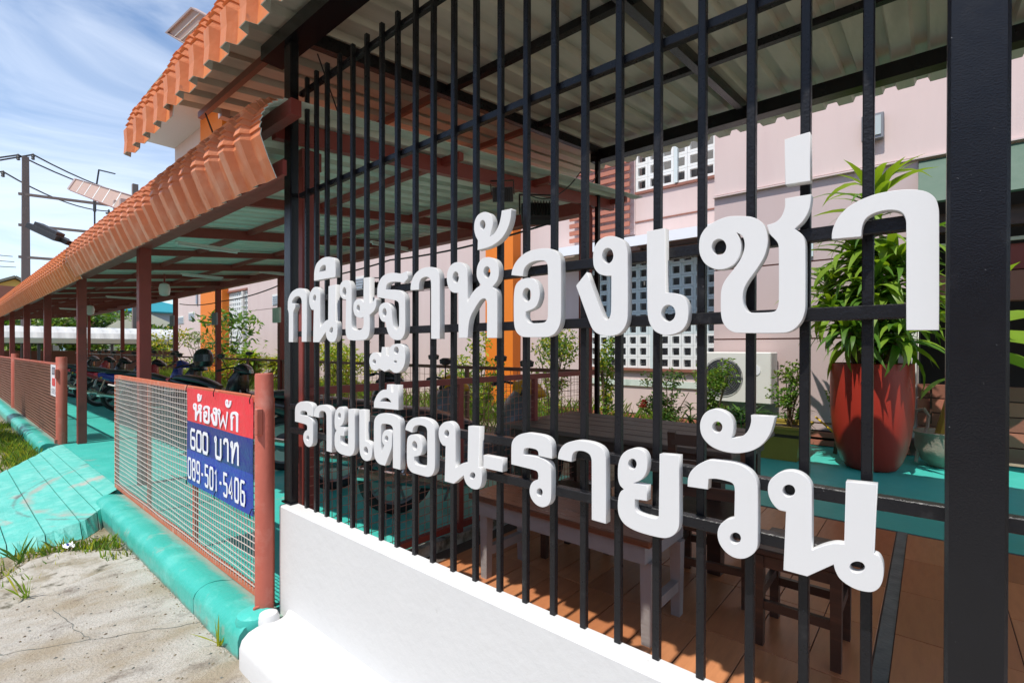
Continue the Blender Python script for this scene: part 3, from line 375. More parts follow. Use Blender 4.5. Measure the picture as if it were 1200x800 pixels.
# ------------------------------------------------------------------ white wall
wl = thing('low_wall', 'low white plastered wall carrying the black bars and white letters', 'wall', (-1, 1.16, 0))
m = MB()
nx, nz = 60, 10; X0, X1 = -2.512, 3.0
prof = [(1.131, -.04), (1.131, .24), (1.130, .4), (1.131, .55), (1.131, .660), (1.137, .667), (1.204, .668), (1.205, -.04)]
V = []; F = []
for i in range(nx+1):
    for y, z in prof: V.append((X0+(X1-X0)*i/nx, y, z))
n = len(prof)
for i in range(nx):
    for j in range(n-1): F.append((i*n+j, i*n+j+1, i*n+n+j+1, i*n+n+j))
F += [tuple(range(n)), tuple(nx*n+j for j in range(n))[::-1]]
m.add(V, F); m.build('wall_body', m_white, wl, smooth=True)
m = MB(); P = [(.893, -.05), (.893, .085), (.905, .12), (.935, .145), (.975, .156), (1.02, .155), (1.06, .150), (1.095, .149), (1.118, .158), (1.1305, .178), (1.134, .178), (1.134, -.05)]
V = []; F = []; nx = 50; n = len(P)
for i in range(nx+1):
    xx = -2.425+(3.0+2.41)*[0, .002, .006, .012, *[k/(nx-3) for k in range(1, nx-2)]][i]; q = (.86, .95, .985)[i] if i < 3 else 1
    for y, z in P: V.append((xx, 1.1+(y-1.1)*q, z*q))
for i in range(nx):
    for j in range(n-1): F.append((i*n+j, i*n+j+1, i*n+n+j+1, i*n+n+j))
F += [tuple(range(n)), tuple(nx*n+j for j in range(n))[::-1]]
m.add(V, F); m.build('base_ledge', m_white, wl, smooth=True)
m = MB(); m.lathe([(.05, 0), (.05, .05), (.04, .075), (.015, .085)], (-2.45, 1.05, .10), 14); m.build('wall_stub', m_white, wl, smooth=True)
# ------------------------------------------------------------------ black fence
fence = thing('bar_fence', 'black steel bar fence on the white wall, hung with white letters', 'fence', (-1.2, 1.2, .69))
bx = [-2.363, -2.27, -2.17, -2.06, -1.95, -1.841, -1.732, -1.625, -1.512, -1.407, -1.296, -1.185, -1.073, -.964, -.857, -.751, -.642, -.533, -.421, -.311, -.204, -.096, 0.19, .30, .41, .52, .63]
bh = .0095
for q in bx:
    m = MB(); m.box(q-bh, q+bh, 1.1905, 1.2095, .655, 2.803, bev=.002); m.build('bar', m_blackd, fence)
for z, y0, y1, h, xe in ((2.761, 1.2, 1.222, .024, .8), (2.2435, 1.2, 1.222, .024, .8), (1.695, 1.163, 1.189, .027, -.02), (1.532, 1.163, 1.189, .027, -.02), (1.168, 1.163, 1.189, .027, .8), (1.050, 1.163, 1.189, .027, -.1)):
    m = MB(); m.box(-2.468, xe, y0 if y0 < 1.19 else 1.2098, y1 if y0 < 1.19 else 1.232, z-h/2, z+h/2, bev=.002); m.build('rail', m_blackd, fence)
def post(x0, x1, y0, y1, z1, label):
    t = thing('steel_post', label, 'post', ((x0+x1)/2, (y0+y1)/2, .69), 'black steel posts')
    m = MB(); m.box(x0, x1, y0, y1, .66, z1, bev=.005); m.build('post_tube', m_black, t)
    m = MB(); m.box(x0-.012, x1+.012, y0-.008, min(y1+.012, 1.2), .666, .676, bev=.002); m.build('base_plate', m_black, t)
post(.019, .097, 1.125, 1.185, 3.0, 'wide black glossy steel post in front at the right end of the bars')
post(-2.545, -2.47, 1.168, 1.212, 3.02, 'black steel post at the left end of the white wall')
# ------------------------------------------------------------------ letters
def smooth_loop(P, seg=5):
    n = len(P); out = []
    for i in range(n):
        p0, p1, p2, p3 = P[i-1], P[i], P[(i+1) % n], P[(i+2) % n]
        out.append((p1[0], p1[1]))
        if p1[2] and p2[2]: continue
        t1 = ((p2[0]-p0[0])/2, (p2[1]-p0[1])/2); t2 = ((p3[0]-p1[0])/2, (p3[1]-p1[1])/2)
        dx = math.hypot(p2[0]-p1[0], p2[1]-p1[1])
        def lim(t, o):
            l = math.hypot(*t); return (t[0]*min(1, 1.1*dx/l), t[1]*min(1, 1.1*dx/l)) if l > 1e-9 else t
        if p1[2]: t1 = (p2[0]-p1[0], p2[1]-p1[1])
        if p2[2]: t2 = (p2[0]-p1[0], p2[1]-p1[1])
        t1, t2 = lim(t1, 0), lim(t2, 0)
        for k in range(1, seg):
            s = k/seg; a, b, c, d = 2*s**3-3*s*s+1, s**3-2*s*s+s, -2*s**3+3*s*s, s**3-s*s
            out.append((a*p1[0]+b*t1[0]+c*p2[0]+d*t2[0], a*p1[1]+b*t1[1]+c*p2[1]+d*t2[1]))
    return out
def gbox(k):
    P = GL[k][0]; return min(p[0] for p in P), max(p[0] for p in P), min(p[1] for p in P), max(p[1] for p in P)
def glyph_mesh(k, box, th, bev=.0007, mat=None):   # outline fitted into box (x0,x1,z0,z1), extruded along y; front at y=0; origin bottom middle
    a, b, c, d = gbox(k); x0, x1, z0, z1 = box
    cu = bpy.data.curves.new('g', 'CURVE'); cu.dimensions = '2D'; cu.fill_mode = 'BOTH'; cu.extrude = th/2-bev if th > .004 else 0; cu.bevel_depth = bev if th > .004 else 0; cu.bevel_resolution = 1; cu.offset = -bev if th > .004 else 0
    for loop in [GL[k][0]]+GL[k][1]:
        pts = smooth_loop(loop); sp = cu.splines.new('POLY'); sp.points.add(len(pts)-1); sp.use_cyclic_u = True
        for i, (x, z) in enumerate(pts): sp.points[i].co = ((x-(a+b)/2)/(b-a)*(x1-x0), (z-c)/(d-c)*(z1-z0), 0, 1)
    o = bpy.data.objects.new('g', cu); COL.objects.link(o)
    dg = bpy.context.evaluated_depsgraph_get(); me = bpy.data.meshes.new_from_object(o.evaluated_get(dg))
    bpy.data.objects.remove(o); bpy.data.curves.remove(cu)
    for v in me.vertices: x, y, z = v.co; v.co = (x, th/2-z, y)
    me.materials.clear(); me.materials.append(mat or m_letter)
    return me
U0, U1, W0, W1 = 1.4945, 1.7515, 1.0025, 1.211
def bx_(k, z0=None, z1=None):
    b = gbox(k); return (b[0], b[1], b[2] if z0 is None else z0, b[3] if z1 is None else z1)
letters = [
 ('Q', bx_('Q', U0-.003, U1-.002), 'ก', 'first of the upper row, nearest the left black post'),
 ('N', (-2.226, -1.975, U0-.006, 1.745), 'น', 'second of the upper row, under a small arched vowel mark'),
 ('R', bx_('R'), 'sara i mark', 'small white arch above the second letter of the upper row'),
 ('S', bx_('S', U0, U1), 'ษ', 'third of the upper row, with a small loop on its right leg'),
 ('T', bx_('T', U0, U1), 'ฐ', 'fourth of the upper row, above a small separate foot piece'),
 ('U', bx_('U'), 'than foot', 'small white foot piece hanging below the fourth letter of the upper row'),
 ('A', (-1.466, -1.303, U0, U1), 'า', 'fifth of the upper row, plain hook between two letters'),
 ('H', bx_('H', U0, U1), 'ห', 'sixth of the upper row, under the curled tone mark'),
 ('Gt', bx_('Gt'), 'mai tho mark', 'curled white tone mark above the sixth letter of the upper row'),
 ('F', bx_('F', U0, U1), 'อ', 'seventh of the upper row, in front of the orange column'),
 ('E', bx_('E', U0, U1+.003), 'ง', 'eighth of the upper row, tick shaped with a loop on top'),
 ('D', bx_('D', U0, U1), 'เ', 'ninth of the upper row, straight stem with a loop at its foot'),
 ('C', bx_('C', U0, 1.772), 'ช', 'tenth of the upper row, large curl with a flag on top'),
 ('B', bx_('B'), 'mai ek mark', 'plain white upright block above the tenth letter of the upper row'),
 ('A', bx_('A', U0, U1), 'า', 'last of the upper row, hook beside the wide black post'),
 ('M', (-2.366, -2.186, W0-.005, W1-.004), 'ร', 'first of the lower row, nearest the left black post'),
 ('A', (-2.182, -2.022, W0-.003, W1-.006), 'า', 'second of the lower row, plain hook'),
 ('L', (-1.999, -1.838, W0, W1-.003), 'ย', 'third of the lower row, small loop at upper left'),
 ('D', (-1.8045, -1.712, W0, W1-.002), 'เ', 'fourth of the lower row, straight stem with a loop at its foot'),
 ('W', bx_('W', W0, W1-.003), 'ด', 'fifth of the lower row, with a loop inside, under a vowel mark'),
 ('X', bx_('X'), 'sara uee mark', 'small white two pronged vowel mark above the fifth letter of the lower row'),
 ('F', (-1.496, -1.328, W0, W1), 'อ', 'sixth of the lower row, round with a curl inside'),
 ('N', (-1.3085, -1.098, W0, W1), 'น', 'seventh of the lower row, just left of the dash'),
 ('O', bx_('O'), 'dash', 'short white dash in the middle of the lower row'),
 ('M', bx_('M', W0, W1), 'ร', 'eighth of the lower row, just right of the dash'),
 ('A', (-.8005, -.647, W0, W1), 'า', 'ninth of the lower row, hook between two curly letters'),
 ('L', bx_('L', W0, W1), 'ย', 'tenth of the lower row, above the end of the bench'),
 ('K', bx_('K', W0, W1), 'ว', 'eleventh of the lower row, under the curled vowel mark'),
 ('J', bx_('J'), 'mai han akat mark', 'curled white vowel mark above the eleventh letter of the lower row'),
 ('N', bx_('N', W0, W1), 'น', 'last of the lower row, two loops, lowest right letter'),
]
for k, b, ch, lab in letters:
    me = glyph_mesh(k, b, .0235)
    o = bpy.data.objects.new('sign_letter', me); COL.objects.link(o); o.location = ((b[0]+b[1])/2, 1.14, b[2])
    tag(o, ('white cut-out letter %s, %s' % (ch, lab)) if len(ch) == 1 else lab, 'sign letter', 'white letters mounted on the bar fence')
# ------------------------------------------------------------------ gates
def pipe_post(x, y, z1, r, label, latch=True):
    t = thing('gate_post', label, 'post', (x, y, .115), 'round gate posts')
    m = MB(); m.tube([(x, y, .10), (x, y, z1-.008), (x, y, z1)], [r, r, r*.93], 20); m.build('pipe', m_salmon, t, smooth=True)
    if latch:
        m = MB(); m.box(x+r*.35, x+r*1.0, y-r-.012, y-r*.55, z1-.30, z1-.17, bev=.004); m.build('latch_plate', m_salmon, t)
        m = MB(); m.box(x+r*.3, x+r*.62, y-r-.018, y-r*.4, .12, .19, bev=.004); m.build('base_lug', m_salmon, t)
    return t
pipe_post(-2.545, 1.07, 1.335, .043, 'salmon pipe post between the bannered gate and the white wall')
pipe_post(-9.30, 1.15, 1.335, .062, 'salmon pipe post beside the small white sign on the far gate', True)
pipe_post(-15.55, 1.15, 1.335, .062, 'salmon pipe post half way along the far mesh gate', False)
def mesh_gate(x0, x1, y, z0, z1, bars, label, mf, mw, pitch, r):
    t = thing('mesh_gate', label, 'gate', ((x0+x1)/2, y, z0), 'wire mesh gates')
    b = .032
    for p, q in (((x0, y, z0+b/2), (x1, y, z0+b/2)), ((x0, y, z1-b/2), (x1, y, z1-b/2)), ((x0+b/2, y, z0+b), (x0+b/2, y, z1-b)), ((x1-b/2, y, z0+b), (x1-b/2, y, z1-b))):
        m = MB(); m.bar(p, q, b, b, (0, 1, 0) if p[0] == q[0] else (0, 0, 1)); m.build('frame_bar', mf, t)
    for q in bars:
        m = MB(); m.box(q-.014, q+.014, y-.012, y+.014, z0+b, z1-b); m.build('upright_bar', mf, t)
    m = MB(); n = int((x1-x0-2*b)/pitch)
    for i in range(1, n): xx = x0+b+(x1-x0-2*b)*i/n+rnd.uniform(-.001, .001); m.bar((xx, y-.016, z0+.02), (xx, y-.016, z1-.022), r, r, (0, 1, 0))
    n = int((z1-z0-2*b)/pitch)
    for i in range(1, n+1):
        zz = z0+b+(z1-z0-2*b)*(i-.5)/n; P = []; k = 24
        V = []; xs = [x0+.01+(x1-x0-.02)*j/k for j in range(k+1)]; zs = [zz+.004*math.sin(j*.9+i)*(1 if 0 < j < k else 0)+rnd.uniform(-.001, .001) for j in range(k+1)]
        for j in range(k): m.bar((xs[j], y-.016-r, zs[j]), (xs[j+1], y-.016-r, zs[j+1]), r, r)
    m.build('wire_mesh', mw, t, kind='stuff')
    return t
gt = mesh_gate(-5.96, -2.60, 1.13, .128, 1.203, [-4.85, -3.753], 'red framed wire mesh sliding gate carrying the blue and red banner', m_gate, m_mesh, .0385, .0036)
m = MB(); m.tube([(-6.18, 1.11, 1.10), (-5.9, 1.11, 1.10)], .008, 8); m.build('bolt_rod', m_mesh, gt)
mesh_gate(-15.48, -9.37, 1.15, .10, 1.24, [-10.06, -11.4, -12.8, -14.2], 'rust coloured mesh gate panel beyond the driveway with small white sign', m_salmon, m_meshr, .045, .0052)
mesh_gate(-22.0, -15.62, 1.15, .10, 1.24, [-17.2, -18.8, -20.4], 'farthest rust coloured mesh gate panel at the left edge', m_salmon, m_meshr, .06, .007)
# ------------------------------------------------------------------ banner with flat print
bn = thing('banner', 'red and blue vinyl banner with white room rental lettering on the gate', 'banner', (-3.265, 1.098, .565))
def cloth(x0, x1, z0, z1, mat, name):
    m = MB(); V = []; F = []; a, b = 22, 10
    def yw(x, z): return 1.094+.0022*math.sin(x*9)+.0015*math.sin(z*14+x*5)
    for s in (0, .002):
        for i in range(a+1):
            for j in range(b+1):
                x, z = x0+(x1-x0)*i/a, z0+(z1-z0)*j/b; V.append((x, yw(x, z)+s, z))
    n = (a+1)*(b+1)
    for i in range(a):
        for j in range(b):
            q = (i*(b+1)+j, (i+1)*(b+1)+j, (i+1)*(b+1)+j+1, i*(b+1)+j+1); F += [q, tuple(n+k for k in q[::-1])]
    bd = [i*(b+1) for i in range(a+1)]+[a*(b+1)+j for j in range(1, b+1)]+[i*(b+1)+b for i in range(a-1, -1, -1)]+[j for j in range(b-1, 0, -1)]
    for p, q in zip(bd, bd[1:]+bd[:1]): F.append((p, q, n+q, n+p))
    m.add(V, F); return m.build(name, mat, bn, smooth=True)
BX0, BX1 = -3.79, -2.743
cloth(BX0, BX1, .979, 1.196, m_bred, 'red_panel'); cloth(BX0, BX1, .79, .9785, m_bblue2, 'blue_panel'); cloth(BX0, BX1, .566, .7895, m_bblue, 'blue_panel')
def strokes(m, paths, w, x0, z0, sx, sz, y=1.0885):
    for pi, P in enumerate(paths):
        P = [(x0+px*sx, z0+pz*sz) for px, pz in P]; closed = P[0] == P[-1]
        if closed: P = P[:-1]
        n = len(P); Lf = []; Rt = []
        for i in range(n):
            a = P[i-1] if (closed or i > 0) else None; c = P[(i+1) % n] if (closed or i < n-1) else None; p = P[i]
            d1 = ((p[0]-a[0]), (p[1]-a[1])) if a else None; d2 = ((c[0]-p[0]), (c[1]-p[1])) if c else None
            def nm(d): l = math.hypot(*d) or 1; return (-d[1]/l, d[0]/l)
            n1 = nm(d1) if d1 else nm(d2); n2 = nm(d2) if d2 else nm(d1); b = (n1[0]+n2[0], n1[1]+n2[1]); l2 = b[0]**2+b[1]**2
            k = min(2/l2, 1.3) if l2 > 1e-6 else 1; b = (b[0]*k*w/2, b[1]*k*w/2)
            Lf.append((p[0]+b[0], p[1]+b[1])); Rt.append((p[0]-b[0], p[1]-b[1]))
        V = []; F = []
        for (lx, lz), (rx, rz_) in zip(Lf, Rt):
            dy = y-.0003*(pi+1); V += [(lx, dy, lz), (rx, dy, rz_), (lx, y+.0009, lz), (rx, y+.0009, rz_)]
        for i in range(n if closed else n-1):
            j = (i+1) % n; F += [(4*i, 4*i+1, 4*j+1, 4*j), (4*i, 4*j, 4*j+2, 4*i+2), (4*i+1, 4*i+3, 4*j+3, 4*j+1)]
        if not closed: F += [(0, 2, 3, 1), (4*n-4, 4*n-3, 4*n-1, 4*n-2)]
        m.add(V, F)
DG = {'0': [[(.15, 0), (.85, 0), (1, .15), (1, .85), (.85, 1), (.15, 1), (0, .85), (0, .15), (.15, 0)]], '1': [[(.1, .8), (.55, 1), (.55, 0)]],
 '4': [[(.75, 0), (.75, 1), (0, .35), (0, .25), (1, .25)]], '5': [[(1, 1), (.05, 1), (.05, .55), (.85, .55), (1, .42), (1, .15), (.85, 0), (.15, 0), (0, .12)]],
 '6': [[(.95, .95), (.85, 1), (.15, 1), (0, .85), (0, .15), (.15, 0), (.85, 0), (1, .15), (1, .42), (.85, .55), (.05, .55)]],
 '8': [[(.15, 0), (.85, 0), (1, .13), (1, .42), (.85, .54), (.15, .54), (0, .42), (0, .13), (.15, 0)], [(.15, .54), (.85, .54), (1, .66), (1, .88), (.85, 1), (.15, 1), (0, .88), (0, .66), (.15, .54)]],
 '9': [[(.05, .05), (.15, 0), (.85, 0), (1, .15), (1, .85), (.85, 1), (.15, 1), (0, .85), (0, .58), (.15, .45), (.95, .45)]], '-': [[(.1, .48), (.9, .48)]]}
def ring(cx, cz, r, asp): return [(cx+r*asp*math.cos(i*math.pi/4), cz+r*math.sin(i*math.pi/4)) for i in range(8)]+[(cx+r*asp, cz)]
TH = {'ba': [ring(.07, .88, .09, 1.1), [(.14, .8), (.14, .12), (.24, 0), (.85, 0), (.95, .12), (.95, 1)]], 'aa': [[(.05, .78), (.1, .95), (.3, 1.02), (.75, 1.02), (.9, .85), (.9, 0)]],
 'tho': [ring(.07, .88, .09, 1.1), [(.16, .82), (.16, 0)], [(.16, .2), (.55, .95), (.8, 1.0), (.93, .85), (.93, 0)]], 'pho': [ring(.05, .88, .09, 1.1), [(.05, .78), (.2, 0), (.5, .6), (.78, 0), (.95, 1)]]}
m = MB(); cw = .052
xx = -3.752
for ch in '089-501-5406':
    wd = .036 if ch == '-' else .05 if ch != '1' else .04
    strokes(m, DG[ch], .017, xx, .607, wd, .125); xx += wd+.032
m.build('phone_number', m_bwhite, bn)
m = MB(); xx = -3.70
for ch in '600': strokes(m, DG[ch], .021, xx, .81, .078, .118); xx += .112
m.build('price_number', m_bwhite, bn); m = MB(); xx = -3.27
for ch, wd in (('ba', .095), ('aa', .07), ('tho', .105)): strokes(m, TH[ch], .022, xx, .81, wd, .118); xx += wd+.042
m.build('price_lettering', m_bwhite, bn)
def print_glyph(k, x0, x1, z0, z1, name):
    me = glyph_mesh(k, (x0, x1, z0, z1), .0041, .0002, m_bwhite); inst(name, me, bn, ((x0+x1)/2-bn.location.x, 1.0882-bn.location.y, z0-bn.location.z))
for k, a, b, c, d in (('H', -3.66, -3.50, .995, 1.105), ('Gt', -3.58, -3.50, 1.12, 1.17), ('F', -3.475, -3.36, .995, 1.105), ('E', -3.345, -3.235, .995, 1.105), ('J', -3.11, -3.02, 1.12, 1.165), ('Q', -3.035, -2.925, .995, 1.105)):
    print_glyph(k, a, b, c, d, 'heading_lettering')
m = MB(); strokes(m, TH['pho'], .022, -3.215, 1.0, .145, .095); m.build('heading_lettering', m_bwhite, bn)
m = MB()
for x, z in ((-3.775, 1.19), (-3.28, 1.19), (-2.755, 1.185), (-3.77, .575), (-3.27, .575), (-2.755, .575)):
    m.tube([(x-.006, 1.087, z-.02), (x, 1.082, z), (x+.006, 1.09, z+.03), (x+.01, 1.11, z+.028)], .003, 6)
m.build('cable_tie', m_blkp, bn)
sg = thing('small_sign', 'small white notice board with a red mark tied to the far gate end', 'sign', (-9.75, 1.12, .8))
m = MB(); m.box(-10.02, -9.42, 1.118, 1.124, .76, 1.215); m.build('board', m_bwhite, sg)
m = MB(); m.box(-9.86, -9.6, 1.114, 1.1185, .91, 1.02); m.build('red_mark', m_bred, sg)
m = MB()
for i in range(3):
    strokes(m, [DG['0'][0]], .02, -9.88+i*.11, 1.08, .07, .09, 1.1165)
    strokes(m, [DG['5'][0]], .012, -9.9+i*.13, .80, .05, .06, 1.1165)
m.build('lettering', m_ink, sg)
# ------------------------------------------------------------------ ribbed roof sheets with crimp-curved eaves
def roof_sheet(width, nrib, prof, crimp, ribh, mats, name, th=.004):
    """one sheet starting at x=0: ribs across x, profile (y,z) from eave lip to back; crimp = (s0,s1,steps) arc range with stepped creases"""
    pts = [Vector((0, y, z)) for y, z in prof]; ss = [0]
    for a, b in zip(pts, pts[1:]): ss.append(ss[-1]+(b-a).length)
    def at(s):
        for i in range(len(ss)-1):
            if s <= ss[i+1] or i == len(ss)-2:
                f = (s-ss[i])/(ss[i+1]-ss[i]); return pts[i].lerp(pts[i+1], f), (pts[i+1]-pts[i]).normalized()
    s0, s1, st = crimp; S = [0, s0*.5]
    S = [(s, 0) for s in S]
    for k in range(st):
        a = s0+(s1-s0)*k/st; b = s0+(s1-s0)*(k+1)/st; S += [(a+.0005, 1.0), (a+(b-a)*.5, .5), (b-.0005, 0.0)]
    S += [(s1+.02, 0)]+[(s1+(ss[-1]-s1)*k/4, 0) for k in range(1, 5)]
    p = width/nrib; xs = []
    for k in range(nrib): xs += [(k*p, 0), (k*p+p*.08, 1), (k*p+p*.40, 1), (k*p+p*.48, 0)]
    xs += [(width, 0)]
    m = MB(); V = []; lay = []
    cd = ribh*.36
    for o in (0, -th):
        for s, cz in S:
            P, d = at(min(s, ss[-1])); n = Vector((0, -d.z, d.y))
            for x, h in xs:
                q = P+n*(h*ribh+cz*cd*(1 if h else .6)+o); V.append((x, q.y, q.z))
    nx, ns = len(xs), len(S); N = nx*ns; F = []; mi = []
    for j in range(ns-1):
        for i in range(nx-1):
            q = (j*nx+i, j*nx+i+1, (j+1)*nx+i+1, (j+1)*nx+i); F.append(q); mi.append(0); F.append(tuple(N+k for k in q[::-1])); mi.append(1)
    bd = list(range(nx))+[j*nx+nx-1 for j in range(1, ns)]+[(ns-1)*nx+i for i in range(nx-2, -1, -1)]+[j*nx for j in range(ns-2, 0, -1)]
    for a, b in zip(bd, bd[1:]+bd[:1]): F.append((a, b, N+b, N+a)); mi.append(1)
    me = bpy.data.meshes.new(name); me.from_pydata(V, [], F)
    for q in mats: me.materials.append(q)
    me.polygons.foreach_set('material_index', mi)
    bm = bmesh.new(); bm.from_mesh(me); bmesh.ops.recalc_face_normals(bm, faces=bm.faces); bm.to_mesh(me); bm.free()
    return me
# ------------------------------------------------------------------ carport
cp = thing('carport', 'long red steel carport with orange ribbed roof and curved eave', 'carport', (-12, 2.7, .115))
def part(name, mat, parent, fn, **k):
    m = MB(); fn(m); return m.build(name, mat, parent, **k)
fx = [-2.64, -5.93, -9.13, -12.38, -15.55, -18.8, -22.0, -25.2, -28.4]
bxs = [-2.62, -9.26, -12.42, -15.5, -21.3, -27.0]
SL = .11
def zs(y): return 2.645+SL*(y-1.15)      # underside of the sheet
for q in fx: part('front_post', m_red, cp, lambda m: m.box(q-.05, q+.05, 1.29, 1.39, .11, 2.50, bev=.004))
for q in bxs: part('back_post', m_red, cp, lambda m: m.box(q-.05, q+.05, 4.15, 4.25, .11, 2.80, bev=.004))
k = 0; q = -2.56
while q > -30:
    part('rafter', m_red, cp, lambda m: m.bar((q, 1.12, zs(1.12)-.062), (q, 4.62, zs(4.62)-.062), .05, .10 if k % 2 == 0 else .075)); q -= 1.6; k += 1
for y, h, wd in ((1.10, .075, .05), (2.25, .05, .04), (3.25, .05, .04), (4.55, .05, .04)):
    part('purlin', m_red, cp, lambda m: m.box(-30, -2.36 if y > 1.2 else -2.27, y-wd/2, y+wd/2, zs(y)-.012-h-(.0 if y < 1.2 else .0), zs(y)-.012))
part('eave_beam', m_red, cp, lambda m: m.box(-30, -2.585, 1.285, 1.395, 2.44, 2.54))
part('fascia_strip', m_red, cp, lambda m: m.bar((-30, 1.06, 2.305), (-2.30, 1.06, 2.305), .018, .07))
part('back_beam', m_red, cp, lambda m: m.box(-30, -2.585, 4.14, 4.26, 2.80, 2.925))
eave = [(1.02, 2.245), (.985, 2.32), (.958, 2.40), (.95, 2.47), (.963, 2.53), (.993, 2.575), (1.045, 2.615), (1.10, 2.638), (1.16, zs(1.16)+.004), (4.80, zs(4.80)+.004)]
sw = .8
mes = roof_sheet(sw, 4, eave, (.19, .46, 9), .036, [m_tile2, m_zincg], 'roof_sheet')
mes2 = roof_sheet(sw, 4, [(y+.012, z-.03) if k < 6 else (y, z) for k, (y, z) in enumerate(eave)], (.19, .46, 9), .036, [m_tile, m_zincg], 'roof_sheet')
x = -2.30
for i in range(6):
    inst('roof_sheet', mes, cp, (x-sw-12*0-cp.location.x, -cp.location.y, -cp.location.z+.0008*(i % 2))); x -= sw*.997
part('end_flashing', m_brown, cp, lambda m: m.prism([(y, z) for y, z in [(a-.012, b+.012) for a, b in eave[:9]]+[(a+.03, b-.03) for a, b in eave[:9]][::-1]], 'x', x-.05, x+.03))
x += .07
while x > -30: inst('roof_sheet', mes2, cp, (x-sw-cp.location.x, -cp.location.y, -cp.location.z+.0008*(i % 2))); x -= sw*.997; i += 1
# ------------------------------------------------------------------ patio roof
pr = thing('patio_roof', 'patio roof of ribbed sheets on black beams with orange tiled eave', 'roof', (-1, 2.6, 3))
SP = .105
def zp(y): return 3.15+SP*(y-1.2)
for q in (-2.53, -1.17, .21, 1.55): part('rafter', m_black if q > -2.5 else m_blackd, pr, lambda m: m.bar((q, 1.27, zp(1.27)-.05), (q, 4.4, zp(4.4)-.05), .05, .075))
for y, h in ((2.27, .045), (3.28, .045)): part('purlin', m_blackd, pr, lambda m: m.box(-2.5, 2.7, y-.022, y+.022, zp(y)-.018-h, zp(y)-.018))
for y in (2.27, 3.28): part('purlin_end', m_brown, pr, lambda m: m.box(-3.88, -2.502, y-.018, y+.018, zp(y)-.06, zp(y)-.018))
part('back_beam', m_black, pr, lambda m: m.box(-2.6, 2.7, 4.25, 4.36, 3.325, 3.43))
part('front_beam', m_black, pr, lambda m: m.box(-2.78, 2.7, 1.15, 1.268, 3.022, 3.10))
part('eave_batten', m_brown, pr, lambda m: m.box(-3.88, -2.782, 1.185, 1.215, 3.055, 3.098))
part('back_post', m_blackd, pr, lambda m: m.box(-2.56, -2.52, 4.27, 4.31, .115, 3.325))
pe = [(.818, 2.725), (.822, 2.79), (.83, 2.86), (.845, 2.93), (.872, 3.005), (.915, 3.065), (.97, 3.108), (1.05, zp(1.05)+.004), (5.05, zp(5.05)+.004)]
mep = roof_sheet(sw, 4, pe, (.14, .46, 9), .038, [m_tile, m_zinc], 'roof_sheet')
mep2 = roof_sheet(sw+.06, 4, [(y-.008, z-.045) if k < 6 else (y, z-.006) for k, (y, z) in enumerate(pe)], (.14, .46, 9), .038, [m_tile, m_zinc], 'roof_sheet')
x = -3.90
for i in range(9): inst('roof_sheet', mep if i else mep2, pr, (x-pr.location.x, -pr.location.y, -pr.location.z+.0008*(i % 2))); x += sw*.997
m = MB(); m.tube([(-2.2, .86, 3.03), (-2.1, .80, 2.985), (-2.02, .775, 2.93)], .022, 10); tag(m.build('gutter_pipe', m_ac), 'short grey pipe end at the orange patio eave', 'pipe')
# ------------------------------------------------------------------ mesh side fence and back railing
sf = thing('side_fence', 'dark red wire mesh fence between bench patio and parked motorbikes', 'fence', (-2.5, 2.6, .115))
for z in (.235, 1.235): part('rail', m_red, sf, lambda m: m.box(-2.52, -2.48, 1.26, 4.14, z-.02, z+.02))
for y in (2.37, 3.22): part('post', m_red, sf, lambda m: m.box(-2.519, -2.481, y-.02, y+.02, .115, 1.2145))
part('base_wall', m_conc2, sf, lambda m: m.box(-2.53, -2.47, 1.22, 4.13, .116, .185))
m = MB()
for i in range(1, 58): y = 1.26+i*.05; m.bar((-2.497, y, .25), (-2.497, y, 1.22), .003, .003, (0, 1, 0))
for i in range(1, 20): z = .235+i*.05; m.bar((-2.494, 1.26, z), (-2.494, 4.14, z), .003, .003)
m.build('wire_mesh', m_meshr, sf, kind='stuff')
br = thing('back_railing', 'low brown railing behind the motorbikes in front of green shrubs', 'railing', (-12, 4.2, .115))
part('rail', m_brown, br, lambda m: m.box(-30, -2.68, 4.18, 4.22, 1.215, 1.255)); part('rail', m_brown, br, lambda m: m.box(-30, -2.68, 4.185, 4.215, .30, .33))
q = -4.3
while q > -30: part('post', m_brown, br, lambda m: m.box(q-.02, q+.02, 4.182, 4.218, .115, 1.2145)); q -= 1.62
m = MB()
for i in range(1, 78): x = -2.7-i*.1; m.bar((x, 4.2, .33), (x, 4.2, 1.215), .004, .004, (0, 1, 0))
for i in range(1, 9): z = .33+i*.1; m.bar((-10.5, 4.2, z), (-2.7, 4.2, z), .004, .004)
m.build('wire_mesh', m_meshr, br, kind='stuff')
